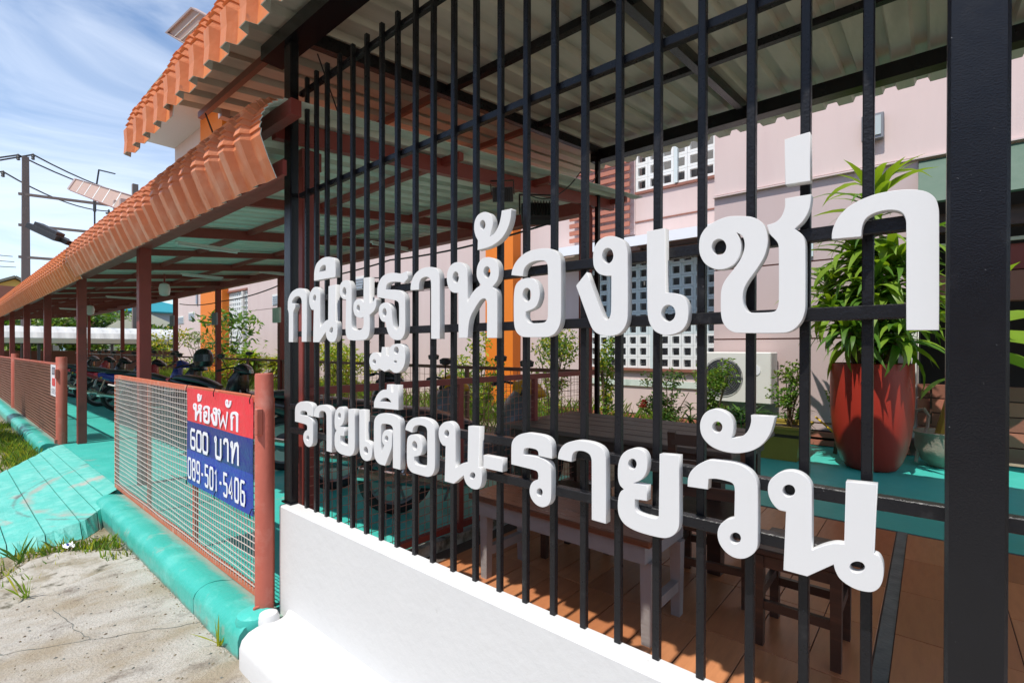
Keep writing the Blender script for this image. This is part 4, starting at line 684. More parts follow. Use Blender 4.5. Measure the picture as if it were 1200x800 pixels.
# ------------------------------------------------------------------ lamps, tubes, boxes
def flood(loc, rz, label, s=1, tilt=-.5):
    t = thing('floodlight', label, 'floodlight', loc, 'black floodlights'); t.rotation_euler = (0, 0, rz)
    m = MB(); rot = Matrix.Rotation(tilt, 3, 'X')
    def rr(v): return tuple(Vector(loc)+rot @ Vector(v)*s)
    def add(mb, *a):
        n = len(mb.v); mb.box(*a)
        mb.v[n:] = [rr(v) for v in mb.v[n:]]
    add(m, -.13, .13, -.03, .03, -.09, .09); add(m, -.11, .11, .03, .06, -.07, .07); t.rotation_euler = (0, 0, 0); h = m.build('housing', m_dgrey, t)
    m = MB()
    for i in range(9): add(m, -.1+i*.024, -.094+i*.024, .06, .085, -.07, .07)
    m.build('cooling_fins', m_blkp, t)
    m = MB(); add(m, -.115, .115, -.034, -.0305, -.075, .075); m.build('glass', m_glass, t)
    m = MB(); m.bar(rr((-.145, 0, 0)), rr((-.145, .05, .16)), .012*s, .025*s); m.bar(rr((.145, 0, 0)), rr((.145, .05, .16)), .012*s, .025*s); m.bar(rr((-.15, .05, .165)), rr((.15, .05, .165)), .025*s, .012*s); m.build('bracket', m_blkp, t)
    t.rotation_euler = (0, 0, rz); return t
flood((-2.5, 3.25, 2.58), R(225), 'large black ribbed floodlight hanging from the end beam of the carport', 1.0, .5)
flood((-2.5, 2.82, 2.64), R(215), 'smaller black floodlight left of the large one on the carport end beam', .6, -.3)
flood((-2.62, 1.75, 1.83), R(220), 'small black lamp seen between the first letters of the upper row', .42, .6)
# street floodlight on the carport eave
t = thing('floodlight', 'long black floodlight reaching out over the orange carport eave', 'floodlight', (-7.0, .95, 2.56), 'black floodlights')
a, b = Vector((-7.02, .93, 2.58)), Vector((-7.3, .68, 2.755)); d = (b-a).normalized()
part('arm', m_blkp, t, lambda m: m.bar(a, a+d*.10, .06, .05))
part('housing', m_dgrey, t, lambda m: (m.bar(a+d*.08, b, .16, .055), m.bar(a+d*.10+Vector((0, 0, .045)), b-d*.06+Vector((0, 0, .05)), .10, .04)))
part('glass', m_lens, t, lambda m: m.bar(a+d*.12+Vector((.0, 0, -.032)), b-d*.03+Vector((0, 0, -.032)), .13, .012))
for i, (x, y, z, s) in enumerate([(-10.4, 2.65, 2.50, 1.0), (-16.6, 2.6, 2.44, 1.1)]):
    t = thing('hanging_lamp', ['nearer white hanging lamp under the carport ceiling', 'farther white hanging lamp under the carport ceiling'][i], 'lamp', (x, y, z), 'hanging lamps')
    part('globe', m_globe, t, lambda m: m.lathe([(.02, .12*s), (.07*s, .10*s), (.09*s, .02*s), (.075*s, -.09*s), (.03*s, -.11*s)], (x, y, z), 14), smooth=True)
    part('rod', m_red, t, lambda m: m.tube([(x, y, z+.1*s), (x, y, zs(y)-.03)], .015, 6))
for i, (x, y) in enumerate([(-9.6, 3.0), (-15.2, 3.0), (-6.2, 2.0), (-20.5, 2.8), (-9.0, 4.0), (-5.4, 3.9)]):
    t = thing('tube_light', ['white tube light above the helmeted scooter', 'white tube light over the middle bikes', 'white tube light near the first front posts', 'white tube light far down the carport', 'white tube light by the back beam', 'white tube light behind the letters near the bar fence'][i], 'tube light', (x, y, zs(y)-.15), 'tube lights')
    part('tray', m_ac, t, lambda m: m.box(x-.03, x+.03, y-.32, y+.32, zs(y)-.145, zs(y)-.122)); part('tube', m_globe, t, lambda m: m.tube([(x, y-.30, zs(y)-.158), (x, y+.30, zs(y)-.158)], .012, 8))
for i, (x, z, s) in enumerate([(-9.27, 2.08, 1), (-12.4, 2.13, 1), (-15.5, 2.2, 1)]):
    m = MB(); m.box(x-.14, x+.13, 4.10, 4.147, z-.14, z+.14, bev=.008); tag(m.build('meter_box', m_greyb if i else m_zincg), ['grey green box on the back post right of the lattice strip', 'grey green box on the back post before the orange column', 'small grey box on the back post by the croton bush'][i], 'box', 'boxes on the carport back posts')
def wire(name, pts, r, label, n=6, sag=0):
    P = []
    for a, b in zip(pts, pts[1:]):
        a, b = Vector(a), Vector(b)
        for k in range(10): f = k/10; p = a.lerp(b, f); p.z -= sag*4*f*(1-f); P.append(p)
    P.append(Vector(pts[-1])); m = MB(); m.tube(P, r, n); return tag(m.build(name, m_wire), label, 'cable')
wire('cable', [(-2.52, 4.28, 3.25), (-2.3, 3.6, 2.98), (-2.5, 3.1, 2.72)], .005, 'thin black cable looping from the patio back post to the big floodlight', sag=.12)
wire('cable', [(-2.45, 1.3, 3.0), (-2.42, 1.4, 2.72)], .004, 'thin cable hanging beside the left black post', sag=.0)
wire('cable', [(-3.4, 1.08, 2.9), (-3.05, 1.02, 2.62)], .005, 'pale thin wire dropping from the patio eave end to the lower roof')
wire('cable', [(-7.38, 8.97, 3.62), (-6.2, 8.97, 3.58), (-4.5, 8.97, 3.60)], .022, 'dark cable running along the pink wall above the white awning')
wire('cable', [(-15.5, 4.3, 2.66), (-12.4, 4.3, 2.55), (-9.2, 4.3, 2.72), (-6, 4.3, 2.75), (-3, 4.3, 2.83)], .012, 'black cable sagging along the back posts of the carport', sag=.06)
# ------------------------------------------------------------------ pink building
bd = thing('pink_building', 'tall pink apartment building with orange columns and white vent block screens', 'building', (-12, 9, .1))
def wallp(name, mat, x0, x1, y0, y1, z0, z1): return part(name, mat, bd, lambda m: m.box(x0, x1, y0, y1, z0, z1))
# right block, horizontal grooves between courses
zg = [.0, .425, 1.62, 2.72, 3.90, 5.4, 8.6, 15.4]
for a, b in zip(zg, zg[1:]):
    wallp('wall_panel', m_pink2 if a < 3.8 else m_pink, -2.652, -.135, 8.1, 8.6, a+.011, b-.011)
wallp('wall', m_brown, -2.64, -.145, 8.125, 8.59, 0, 15.4)
wallp('wall', m_pink, -.135, 3.2, 8.1, 8.6, 3.86, 15.4)
wallp('cornice', m_pink, -2.66, 3.2, 8.04, 8.10, 3.865, 3.885)
# recessed wing behind, with openings framed by wall pieces
cols = [(-33.3, -28.2, m_pink), (-28.2, -25.3, m_orange), (-25.3, -23.1, None), (-23.1, -8.29, m_pink), (-8.29, -7.41, m_orange), (-7.41, -5.56, m_pink), (-5.56, -2.645, None)]
for a, b, mt in cols:
    if mt is m_orange: wallp('orange_column', mt, a, b, 8.72, 9.6, 0, 15.35)
    elif mt and a < -20.5 and b > -30 and a > -24:
        for z0, z1 in ((0, 3.1), (3.12, 6.2), (6.22, 9.4), (9.42, 15.4)): wallp('wall_panel', mt, a, b, 9.0, 9.5, z0, z1)
    elif mt: wallp('wall_panel', mt, a, b, 9.0, 9.5, 0, 15.4)
wallp('wall_panel', m_pink, -5.56, -2.652, 9.0, 9.5, 0, 1.04)
wallp('window_sill', m_brown, -5.54, -2.652, 8.93, 9.1, 1.041, 1.085)
wallp('green_band', m_zincg, -5.54, -2.652, 8.97, 8.999, .74, .86)
wallp('wall_panel', m_pink, -4.47, -2.652, 9.0, 9.5, 3.50, 4.50); wallp('string_course', m_brown, -4.47, -2.652, 8.96, 9.2, 4.501, 4.55)
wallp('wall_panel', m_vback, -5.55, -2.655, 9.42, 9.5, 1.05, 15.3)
wallp('wall_panel', m_pink, -5.56, -4.471, 9.2, 9.3, 3.45, 3.72)
wallp('ledge', m_brown, -4.47, -2.652, 8.985, 9.01, 3.95, 3.975)
# vent block window (blocks are single pieces)
def vent(parent, x0, z0, nx, nz, p, y, mats, name='vent_block', skip=None):
    fr = MB(); o, t = p*.5, p*.305
    for a, b, c, d in ((-o, o, -o, -t), (-o, o, t, o), (-o, -t, -t, t), (t, o, -t, t)): fr.box(a+(.002 if a == -o else 0), b-(.002 if b == o else 0), -.032, .032, c+(.002 if c == -o else 0), d-(.002 if d == o else 0))
    me = [fr.mesh(name, q) for q in mats]
    for i in range(nx):
        for j in range(nz):
            inst(name, me[(0 if j > 2 else 1) if len(me) > 1 else 0], parent, (x0+(i+.5)*p-parent.location.x, y-parent.location.y, z0+(j+.5)*p-parent.location.z))
vent(bd, -5.52, 1.09, 13, 10, .2195, 9.06, [m_blockb, m_block])  # upper rows take the painted-shade blocks, bottom three the white ones
vent(bd, -4.47, 4.56, 7, 4, .258, 9.04, [m_block])
for a, c, d in ((-3.66, 4.56, 5.6), (-4.12, 1.09, 3.28), (-5.05, 1.09, 3.28)): part('mullion', m_blockb, bd, lambda m: m.box(a, a+.06, 8.94, 9.0, c, d))
part('awning', m_bwhite, bd, lambda m: m.prism([(8.3, 3.35), (8.93, 3.48), (8.93, 3.60), (8.3, 3.53)], 'x', -6.4, -2.66)); wallp('window_head', m_brown, -5.55, -2.655, 8.97, 9.1, 3.29, 3.385)
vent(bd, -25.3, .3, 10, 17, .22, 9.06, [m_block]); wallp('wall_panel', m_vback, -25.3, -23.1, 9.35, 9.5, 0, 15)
wallp('wall_panel', m_pink, -25.3, -23.1, 9.0, 9.3, 4.15, 11.2); wallp('window_frame', m_brown, -25.3, -23.1, 8.95, 9.1, 4.06, 4.15)
part('downpipe', m_ac, bd, lambda m: m.tube([(-23.35, 8.9, .2), (-23.35, 8.9, 4.0)], .07, 10))
for i, (x, z) in enumerate(((-32.2, 3.05), (-30.4, 3.2), (-20.1, 3.45), (-14.2, 3.6))):
    f = part('vent_window', m_ac, bd, lambda m: m.box(x-.5, x+.5, 8.975, 9.0, z-.22, z+.22)); part('louvre', m_greyb, f, lambda m: [m.box(x-.44, x+.44, 8.955, 8.975, z-.18+k*.09, z-.135+k*.09) for k in range(4)])
for x in (-27.0, -24.4):
    f = part('window', m_ac, bd, lambda m: m.box(x-.75, x+.75, 8.66 if x < -26 else 8.95, 8.72 if x < -26 else 9.0, 11.2, 12.8)) if x > -26 else None
    if f: part('pane', m_glass, f, lambda m: (m.box(x-.68, x-.05, 8.93, 8.95, 11.3, 12.7), m.box(x+.05, x+.68, 8.93, 8.95, 11.3, 12.7)))
for z in (4.2, 5.2): part('wall_streak_pipe', m_greyb, bd, lambda m: m.box(-29.6 if z < 5 else -17.2, -29.42 if z < 5 else -17.0, 8.93, 9.0, z-.4, z+1.6))
# red brown louvre screen
for j in range(12):
    zz = 3.72+j*.155; part('louvre_slat', m_slat, bd, lambda m: m.box(-5.9, -4.5, 8.80, 8.84, zz, zz+.085))
for x in (-5.7, -5.2, -4.72): part('louvre_post', m_pink2, bd, lambda m: m.box(x-.03, x+.03, 8.842, 8.89, 3.6, 5.6))
wallp('wall_panel', m_pink, -5.56, -4.475, 9.0, 9.3, 3.73, 5.6)
# eave of the tall wing
wallp('soffit', m_white, -33.4, 1, 6.9, 9.4, 13.0, 13.15); wallp('roof_slab', m_roofg, -33, 1, 7.6, 12, 15.42, 15.6)
# shop opening at right
part('awning_panel', m_green, bd, lambda m: m.prism([(8.09, 3.84), (7.6, 3.2), (7.62, 3.18), (8.095, 3.80)], 'x', -.13, 3.1))
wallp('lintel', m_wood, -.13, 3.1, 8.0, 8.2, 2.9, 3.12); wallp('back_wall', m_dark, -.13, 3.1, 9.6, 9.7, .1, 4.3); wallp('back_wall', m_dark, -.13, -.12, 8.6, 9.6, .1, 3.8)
wallp('shelf_board', m_brown, -.12, 3.1, 8.25, 8.5, 2.05, 2.4); wallp('shelf_rail', m_cream, -.12, 3.1, 8.2, 8.24, 2.75, 2.79); wallp('shelf_box', m_red, .45, 1.4, 8.3, 8.5, 2.42, 2.72)
for j in range(5): wallp('plank', m_brown if j % 2 == 0 else m_slat, -.13, 3.1, 8.0, 8.1, .17+j*.175, .17+j*.175+.160)
for x in (.0, .19, .6): wallp('plank_batten', m_wood, x-.012, x+.012, 7.97, 8.0, .55, 1.0)
part('downpipe', m_ac, bd, lambda m: m.box(-.19, -.14, 8.02, 8.07, .35, 2.0))
for z0, z1 in ((.13, .20), (.24, .31)): wallp('skirting_slat', m_slat, -6, -.2, 8.0, 8.05, z0, z1)
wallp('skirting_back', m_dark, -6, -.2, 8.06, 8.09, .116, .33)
wl_ = thing('wall_lamp', 'square glass wall lamp high on the pink wall', 'lamp', (-.6, 8.05, 4.35))
part('lamp_body', m_grey, wl_, lambda m: m.box(-.72, -.48, 8.0, 8.09, 4.22, 4.56, bev=.01)); part('glass', m_lens, wl_, lambda m: m.box(-.69, -.51, 7.985, 8.0, 4.27, 4.52)); part('arm', m_ac, wl_, lambda m: m.box(-.62, -.58, 8.03, 8.09, 4.08, 4.22))
sw_ = thing('wall_window', 'tiny blue framed window in the pink wall seen between white letters', 'window', (-1.4, 8.08, 2.93))
part('frame', m_blockb, sw_, lambda m: m.box(-1.62, -1.28, 8.07, 8.1, 2.78, 3.08)); part('pane', m_glass, sw_, lambda m: m.box(-1.58, -1.32, 8.06, 8.07, 2.82, 3.04))
# air conditioner
ac = thing('air_conditioner', 'white outdoor air conditioner unit on the pink wall behind the shrub', 'air conditioner', (-2.25, 7.8, .62))
part('casing', m_ac, ac, lambda m: m.box(-2.70, -1.72, 7.66, 8.04, .68, 1.42, bev=.012))
m = MB()
for k in range(9): r = .06+.028*k; m.tube([(-2.38+r*math.cos(a*math.pi/12), 7.648, 1.05+r*math.sin(a*math.pi/12)) for a in range(24)], .004, 4, closed=True)
for k in range(8): a = k*math.pi/4; m.bar((-2.38, 7.648, 1.05), (-2.38+.29*math.cos(a), 7.648, 1.05+.29*math.sin(a)), .006, .006)
m.build('fan_grille', m_grey, ac); part('fan', m_dgrey, ac, lambda m: m.prism([(-2.38+.27*math.cos(a*.2618), 1.05+.27*math.sin(a*.2618)) for a in range(24)], 'y', 7.654, 7.659))
part('badge', m_bwhite, ac, lambda m: m.prism([(-1.93+.075*math.cos(a*.5236), 1.16+.075*math.sin(a*.5236)) for a in range(12)], 'y', 7.652, 7.659))
for q in (-2.55, -1.95): part('wall_bracket', m_grey, ac, lambda m: m.box(q, q+.05, 7.68, 8.09, .63, .679))
# ------------------------------------------------------------------ furniture on the patio
FZ = .1205
def legs(t, pts, z0, z1, a, mat, taper=.8):
    for x, y in pts: part('leg', mat, t, lambda m: m.add([(x+sx*a/2*k, y+sy*a/2*k, z) for z, k in ((z0, taper), (z1, 1)) for sx, sy in ((-1, -1), (1, -1), (1, 1), (-1, 1))], [(0, 3, 2, 1), (4, 5, 6, 7), (0, 1, 5, 4), (1, 2, 6, 5), (2, 3, 7, 6), (3, 0, 4, 7)]))
b = thing('bench', 'low bench with varnished red brown seat and chalky grey legs behind the bars', 'bench', (-1.5, 2.3, FZ))
part('seat', m_woodr, b, lambda m: m.box(-2.06, -.93, 2.02, 2.52, .585, .618, bev=.006))
part('apron', m_greyp, b, lambda m: m.box(-2.02, -.965, 2.045, 2.072, .50, .584)); part('apron', m_greyp, b, lambda m: m.box(-2.02, -.965, 2.46, 2.487, .50, .584))
part('apron', m_greyp, b, lambda m: m.box(-2.02, -1.995, 2.073, 2.459, .50, .584)); part('apron', m_greyp, b, lambda m: m.box(-.99, -.966, 2.073, 2.459, .50, .584))
legs(b, [(-1.985, 2.10), (-.975, 2.10), (-1.985, 2.435), (-.975, 2.435)], FZ, .499, .055, m_greyp)
for x in (-1.985, -.975): part('stretcher', m_greyp, b, lambda m: m.box(x-.018, x+.018, 2.125, 2.41, .25, .30))
t = thing('slat_table', 'long dark plank table standing behind the low bench', 'table', (-1.75, 3.45, FZ))
for k in range(5):
    y = 2.93+k*.205; part('plank', m_woodt, t, lambda m: m.box(-2.62, -.86, y, y+.192, .835, .868, bev=.004))
part('apron', m_wood, t, lambda m: m.box(-2.56, -.92, 2.975, 3.01, .735, .834)); part('apron', m_wood, t, lambda m: m.box(-2.56, -.92, 3.87, 3.905, .735, .834))
part('apron', m_wood, t, lambda m: m.box(-2.56, -2.525, 3.011, 3.869, .735, .834)); part('apron', m_wood, t, lambda m: m.box(-.955, -.92, 3.011, 3.869, .735, .834))
legs(t, [(-2.5, 3.04), (-.98, 3.04), (-2.5, 3.84), (-.98, 3.84)], FZ, .734, .085, m_wood, .9)
for x in (-2.5, -.98): part('stretcher', m_wood, t, lambda m: m.box(x-.02, x+.02, 3.09, 3.79, .22, .29))
def stool(x, y, rz, h, sz, label, back=False, cat='stool'):
    t = thing(cat, label, cat, (0, 0, 0)); a = sz/2-.022
    part('seat', m_wood, t, lambda m: m.box(-sz/2, sz/2, -sz/2, sz/2, h-.03, h, bev=.005))
    legs(t, [(-a, -a), (a, -a), (-a, a), (a, a)], 0, h-.031, .042, m_wood, .92)
    for s in (-1, 1):
        part('stretcher', m_wood, t, lambda m: m.box(-a+.02, a-.02, s*a-.012, s*a+.012, .165, .205)); part('stretcher', m_wood, t, lambda m: m.box(s*a-.012, s*a+.012, -a+.02, a-.02, .21, .25))
        part('apron', m_wood, t, lambda m: m.box(-a+.02, a-.02, s*a-.01, s*a+.01, h-.085, h-.032))
    if back:
        for s in (-1, 1): part('back_post', m_wood, t, lambda m: m.bar((s*a, a, h), (s*a, a+.09, h+.46), .04, .035, (0, 1, 0)))
        for k in range(3): part('back_slat', m_wood, t, lambda m: m.bar((-a, a+.03+.03*k, h+.14+.14*k), (a, a+.03+.03*k, h+.14+.14*k), .02, .06))
    t.location = (x, y, FZ); t.rotation_euler = (0, 0, rz); return t
stool(-.445, 2.59, R(0), .44, .34, 'square dark wooden stool beside the right end of the bench')
stool(-.93, 2.86, R(190), .44, .40, 'dark wooden chair with slatted back pushed towards the plank table', True, 'chair')
stool(-1.75, 2.70, R(4), .43, .34, 'dark wooden stool half hidden under the plank table behind the bench')
# ------------------------------------------------------------------ plants
def leaf_blade(L_, W, bend, n=5, fold=.18):
    m = MB(); V = []; F = []
    for i in range(n+1):
        f = i/n; w = W*math.sin(math.pi*min(1, (f*.93+.07)**.75))*.5+.0005; an = bend*f; x = L_*math.sin(an)/bend if bend else L_*f; z = L_*(1-math.cos(an))/bend if bend else 0
        V += [(x, -w, -z+w*fold*2), (x, 0, -z), (x, w, -z+w*fold*2)]
    for i in range(n): q = 3*i; F += [(q, q+1, q+4, q+3), (q+1, q+2, q+5, q+4)]
    m.add(V, F); return m
def foliage(m, pts, size, mats, asp=.45, droop=.3, rn=rnd):   # scatter folded leaf quads
    for p in pts:
        d = Vector((rn.gauss(0, 1), rn.gauss(0, 1), rn.gauss(.1, .8)-droop)).normalized(); s = size*rn.uniform(.65, 1.3); u = d.cross(Vector((rn.gauss(0, 1), rn.gauss(0, 1), rn.gauss(0, 1)))).normalized(); nn = d.cross(u); w = s*asp*.5
        p = Vector(p); V = [p, p+d*s*.45+u*w+nn*w*.35, p+d*s, p+d*s*.45-u*w+nn*w*.35]
        m.add(V, [(0, 1, 2), (0, 2, 3)], rn.choice(mats))
def blob(c, r, n, rn=rnd, shell=.55):
    out = []
    while len(out) < n:
        v = Vector((rn.uniform(-1, 1), rn.uniform(-1, 1), rn.uniform(-1, 1)))
        if v.length > 1 or v.length < rn.uniform(0, shell): continue
        out.append((c[0]+v.x*r[0], c[1]+v.y*r[1], c[2]+v.z*r[2]))
    return out
def shrub(x, y, z0, h, r, label, n=240, size=.07, mats=(LM, LM, LD, LB), stems=5, asp=.45, cat='shrub', seed=1, bare=.3, clumps=9, group=None, name='shrub', smat=None):
    rn = random.Random(seed); t = thing(name, label, cat, (x, y, z0), group); m = MB(); lf = MB(); tips = []
    for k in range(stems):
        a = rn.uniform(0, 6.28); rr = r*rn.uniform(.2, .85); hh = h*rn.uniform(.6, .95); P = [(x+rn.uniform(-.03, .03), y+rn.uniform(-.03, .03), z0), (x+rr*.35*math.cos(a), y+rr*.35*math.sin(a), z0+hh*.5), (x+rr*math.cos(a), y+rr*math.sin(a), z0+hh)]
        s = .008+.006*h; m.tube(P, [s, s*.7, s*.35], 5); tips += [P[2], P[1]]
    m.build('stem', smat or m_stem, t)
    for k in range(clumps):
        f = rn.uniform(bare, 1); a = rn.uniform(0, 6.28); q = r*rn.uniform(.1, .8)*(1-.35*abs(f-.6)/.6); c = (x+q*math.cos(a), y+q*math.sin(a), z0+h*f) if k % 3 else rn.choice(tips)
        foliage(lf, blob(c, (r*.42, r*.42, h*.13), n//clumps, rn), size, mats, asp, rn=rn)
    lf.build('foliage', m_leafs, t); return t
def frond(x, y, z0, h, n, label, mats, seed=1, L_=.5, cat='plant', w=.05, group=None, name='leafy_plant'):   # rosettes of blades on a few stems
    rn = random.Random(seed); t = thing(name, label, cat, (x, y, z0), group); m = MB(); lf = MB()
    for s in range(n):
        a = rn.uniform(0, 6.28); q = h*.22*rn.uniform(.1, 1); hh = h*rn.uniform(.55, 1); top = Vector((x+q*math.cos(a), y+q*math.sin(a), z0+hh)); m.tube([(x+q*.2*math.cos(a), y+q*.2*math.sin(a), z0), tuple(top)], [.014, .008], 5)
        for k in range(16):
            b = leaf_blade(L_*rn.uniform(.6, 1.1), w*rn.uniform(.8, 1.2), rn.uniform(.5, 1.5)); M_ = Matrix.Translation(top-Vector((0, 0, .012*k*h))) @ Matrix.Rotation(rn.uniform(0, 6.28), 4, 'Z') @ Matrix.Rotation(-rn.uniform(.0, 1.1), 4, 'Y')
            lf.add([M_ @ Vector(v) for v in b.v], b.f, rn.choice(mats))
    m.build('stem', m_gstem, t); lf.build('foliage', m_leafs, t); return t
# big red pot and its corn plant: every large leaf a part
m = MB(); m.lathe([(.21, 0), (.24, .015), (.285, .09), (.33, .22), (.365, .40), (.385, .60), (.392, .80), (.392, 1.0), (.388, 1.185), (.37, 1.192), (.355, 1.16), (.35, 1.02)], (-.52, 6.9, .1155), 40); pot = tag(m.build('plant_pot', m_pot, smooth=True), 'very tall rounded red pot on the teal floor by the pink wall', 'pot')
m = MB(); m.lathe([(.292, 0), (.28, .03), (.1, .045)], (-.52, 6.9, 1.17), 20); m.build('potting_soil', m_soil, None) if 0 else None
soil = MB(); soil.lathe([(.345, 0), (.28, .02), (.1, .035)], (-.52, 6.9, 1.16), 20); soil.build('potting_soil', m_soil, pot)
dr = thing('corn_plant', 'large corn plant with long glossy drooping leaves in the tall red pot', 'plant', (-.52, 6.9, 1.2))
rn = random.Random(11); heads = []
m = MB()
for (dx, dy, h) in ((.0, .02, 2.05), (-.10, .02, 1.45), (.14, -.05, 1.25), (.02, -.2, .95), (-.26, -.12, .8), (.3, .0, .85), (.1, .15, .55), (-.12, -.25, .5), (.2, -.2, .45), (-.3, .1, 1.1)):
    p0 = (-.52+dx*.4, 6.9+dy*.4, 1.17); p1 = (-.52+dx, 6.9+dy, 1.2+h*.6); p2 = (-.52+dx*1.5, 6.9+dy*1.5, 1.2+h); m.tube([p0, p1, p2], [.03, .026, .018], 7); heads.append((Vector(p2), h, Vector(p1)))
m.build('stem', m_stem, dr)
LFM = []
for i in range(8):
    me = leaf_blade(.62+.09*(i % 3), .10+.018*(i % 2), (.9, 1.4, 1.8, 2.2)[i % 4], 6, .16).mesh('leaf', m_leafs[(LB, LB, LM, LB, LB, LM, LM, LB)[i]], smooth=True); LFM.append(me)
nl = 0
for top, h, mid in heads:
    k = 60 if h > 1.2 else 44
    for j in range(k):
        f = j/k; p = top.lerp(mid, f*.95); el = 1.25-1.5*f+rn.uniform(-.2, .2); s = rn.uniform(.75, 1.1)*(1 if h > 1 else .75)
        inst('leaf', LFM[rn.randrange(8)], dr, p-dr.location, (rn.uniform(-.4, .4), -el, j*2.4+rn.uniform(-.3, .3)), (s, s, s)); nl += 1
# small pots and planters
yp = thing('planter_box', 'olive yellow planter box on the teal floor left of the tall red pot', 'planter', (-1.45, 6.9, .116))
m = MB(); m.add([(x, y, z) for z, e in ((.116, -.05), (.52, 0)) for x, y in ((-1.76-e, 6.62-e), (-1.17+e, 6.62-e), (-1.17+e, 7.35+e), (-1.76-e, 7.35+e))], [(0, 3, 2, 1), (0, 1, 5, 4), (1, 2, 6, 5), (2, 3, 7, 6), (3, 0, 4, 7)]); m.build('box', m_yel, yp)
for a, b, c, d in ((-1.78, -1.15, 6.59, 6.63), (-1.78, -1.15, 7.34, 7.38), (-1.78, -1.74, 6.631, 7.339), (-1.19, -1.15, 6.631, 7.339)): part('rim', m_yel2 if a > -1.3 else m_yel, yp, lambda m: m.box(a, b, c, d, .50, .535))
part('potting_soil', m_soil, yp, lambda m: m.box(-1.74, -1.19, 6.63, 7.34, .40, .47))
m = MB(); m.tube([(-1.12, 7.3, .60), (-.98, 7.2, .50), (-.86, 7.1, .42)], .012, 6); tag(m.build('yellow_stick', m_yel2), 'thin bright yellow stick leaning beside the yellow planter', 'stick')
shrub(-1.36, 6.95, .46, .85, .24, 'sparse small leaved shrub growing in the yellow planter box', 700, .06, (LO, LM, LB, LM), 6, seed=3, clumps=14)
shrub(-2.30, 7.0, .116, 1.12, .30, 'rounded bright green shrub in front of the air conditioner', 1300, .065, (LM, LB, LM, LO), 7, seed=4, clumps=18, bare=.45)
shrub(-3.02, 7.2, .116, 1.02, .42, 'dark loose shrub below the vent block window', 1600, .06, (LD, LM, LO, LD), 7, seed=5, clumps=16)
shrub(-4.0, 7.0, .116, 1.55, .22, 'slender tall plant beside the red carport post', 700, .10, (LB, LM, LM, LY), 4, .35, seed=6, clumps=12, bare=.15)
shrub(-4.75, 6.6, .116, 1.75, .55, 'airy shrub with small leaves behind the mesh railing', 2200, .065, (LB, LM, LY, LM), 8, seed=7, clumps=20, bare=.1)
shrub(-6.57, 6.90, .116, 1.59, .35, 'young sapling in front of the orange column', 550, .10, (LB, LY, LM), 4, .4, seed=8, clumps=10, bare=.2)
shrub(-6.90, 6.90, .116, 1.12, .65, 'low yellow green bush at the foot of the orange column', 1300, .09, (LB, LY, LB, LM), 6, .4, seed=9, clumps=14, bare=.1)
shrub(-11.59, 6.90, .116, 1.63, .95, 'tall yellow green croton glowing in the sun left of the letters', 2600, .13, (LY, LB, LB, LY), 8, .35, seed=10, clumps=24, bare=.1)
frond(-9.46, 6.90, .116, 1.24, 7, 'spiky sapling with thin leaves before the pink wall', (LB, LM, LO), 12, .35, w=.035)
frond(-15.10, 6.90, .116, 1.11, 26, 'yellow fern like plants behind the railing nearest the meter boxes', (LB, LY, LM, LY), 13, .62, w=.10)
frond(-17.65, 6.90, .116, 1.10, 24, 'bright green fern like plants behind the helmeted scooter', (LB, LM, LY), 14, .62, w=.10)
frond(-14.08, 6.90, .116, 0.82, 22, 'low ferns behind the railing right of the red back post', (LB, LM, LO), 15, .55, w=.09)
shrub(-19.22, 6.90, .116, 2.54, 1.5, 'leafy frangipani tree before the far orange column', 520, .26, (LM, LB, LM, LD), 7, .36, seed=16, clumps=18, bare=.45, name='small_tree', cat='tree')
shrub(-22.49, 6.90, .116, 1.88, .1*11, 'loose light green bush at the corner of the pink wall', 600, .14, (LB, LM, LO), 7, .35, seed=17, clumps=16, bare=.2)
shrub(-27.07, 6.90, .116, 2.16, 1.1, 'yellow orange croton bush beside the back post', 560, .18, (LY, LY, LB, LM), 6, .4, seed=18, clumps=14, bare=.3)
shrub(-18.40, 6.90, .116, 1.18, 1.2, 'mixed hedge plant under the frangipani tree', 1300, .14, (LB, LY, LM, LR), 6, .4, seed=19, clumps=14, bare=.1)
for i in range(7):
    frond(-2.75+i*.24, 7.45+.08*(i % 2), .116, .50, 4, ['leftmost', 'second', 'third', 'fourth', 'fifth', 'sixth', 'rightmost'][i]+' low dark green fern from the left in the row below the shrubs', (LM, LD, LD), 30+i, .26, 'fern', .03, 'row of low ferns along the pink wall', 'fern')
m = MB(); foliage(m, blob((-3.35, 7.05, .62), (.06, .06, .06), 26), .06, (LR,), .8); tag(m.build('red_flower', m_leafs), 'small red flower head by the dark shrub', 'flower')
shrub(-.93, 7.55, .116, 1.05, .2, 'small leafy sprig against the wall left of the red pot', 120, .075, (LM, LB), 3, seed=21, clumps=6, bare=.6)
cpz = thing('clay_pot', 'grey clay bowl with a thick yellow trunk near the wide black post', 'pot', (.10, 7.5, .116))
part('bowl', m_clay, cpz, lambda m: m.lathe([(.10, 0), (.19, .08), (.25, .22), (.245, .36), (.27, .40), (.25, .41), (.2, .36)], (.10, 7.5, .116), 24), smooth=True)
m = MB(); m.tube([(.10, 7.5, .46), (.16, 7.48, .8), (.26, 7.45, 1.3), (.34, 7.42, 1.75)], [.075, .06, .05, .03], 9); tr_ = thing('banana_plant', 'young banana plant with broad yellow green leaves right of the wide black post', 'plant', (.12, 7.5, .47)); m.build('trunk', m_yel, tr_, smooth=True)
bl = leaf_blade(1.1, .36, .9, 8, .12).mesh('leaf', m_leafs[LB], smooth=True)
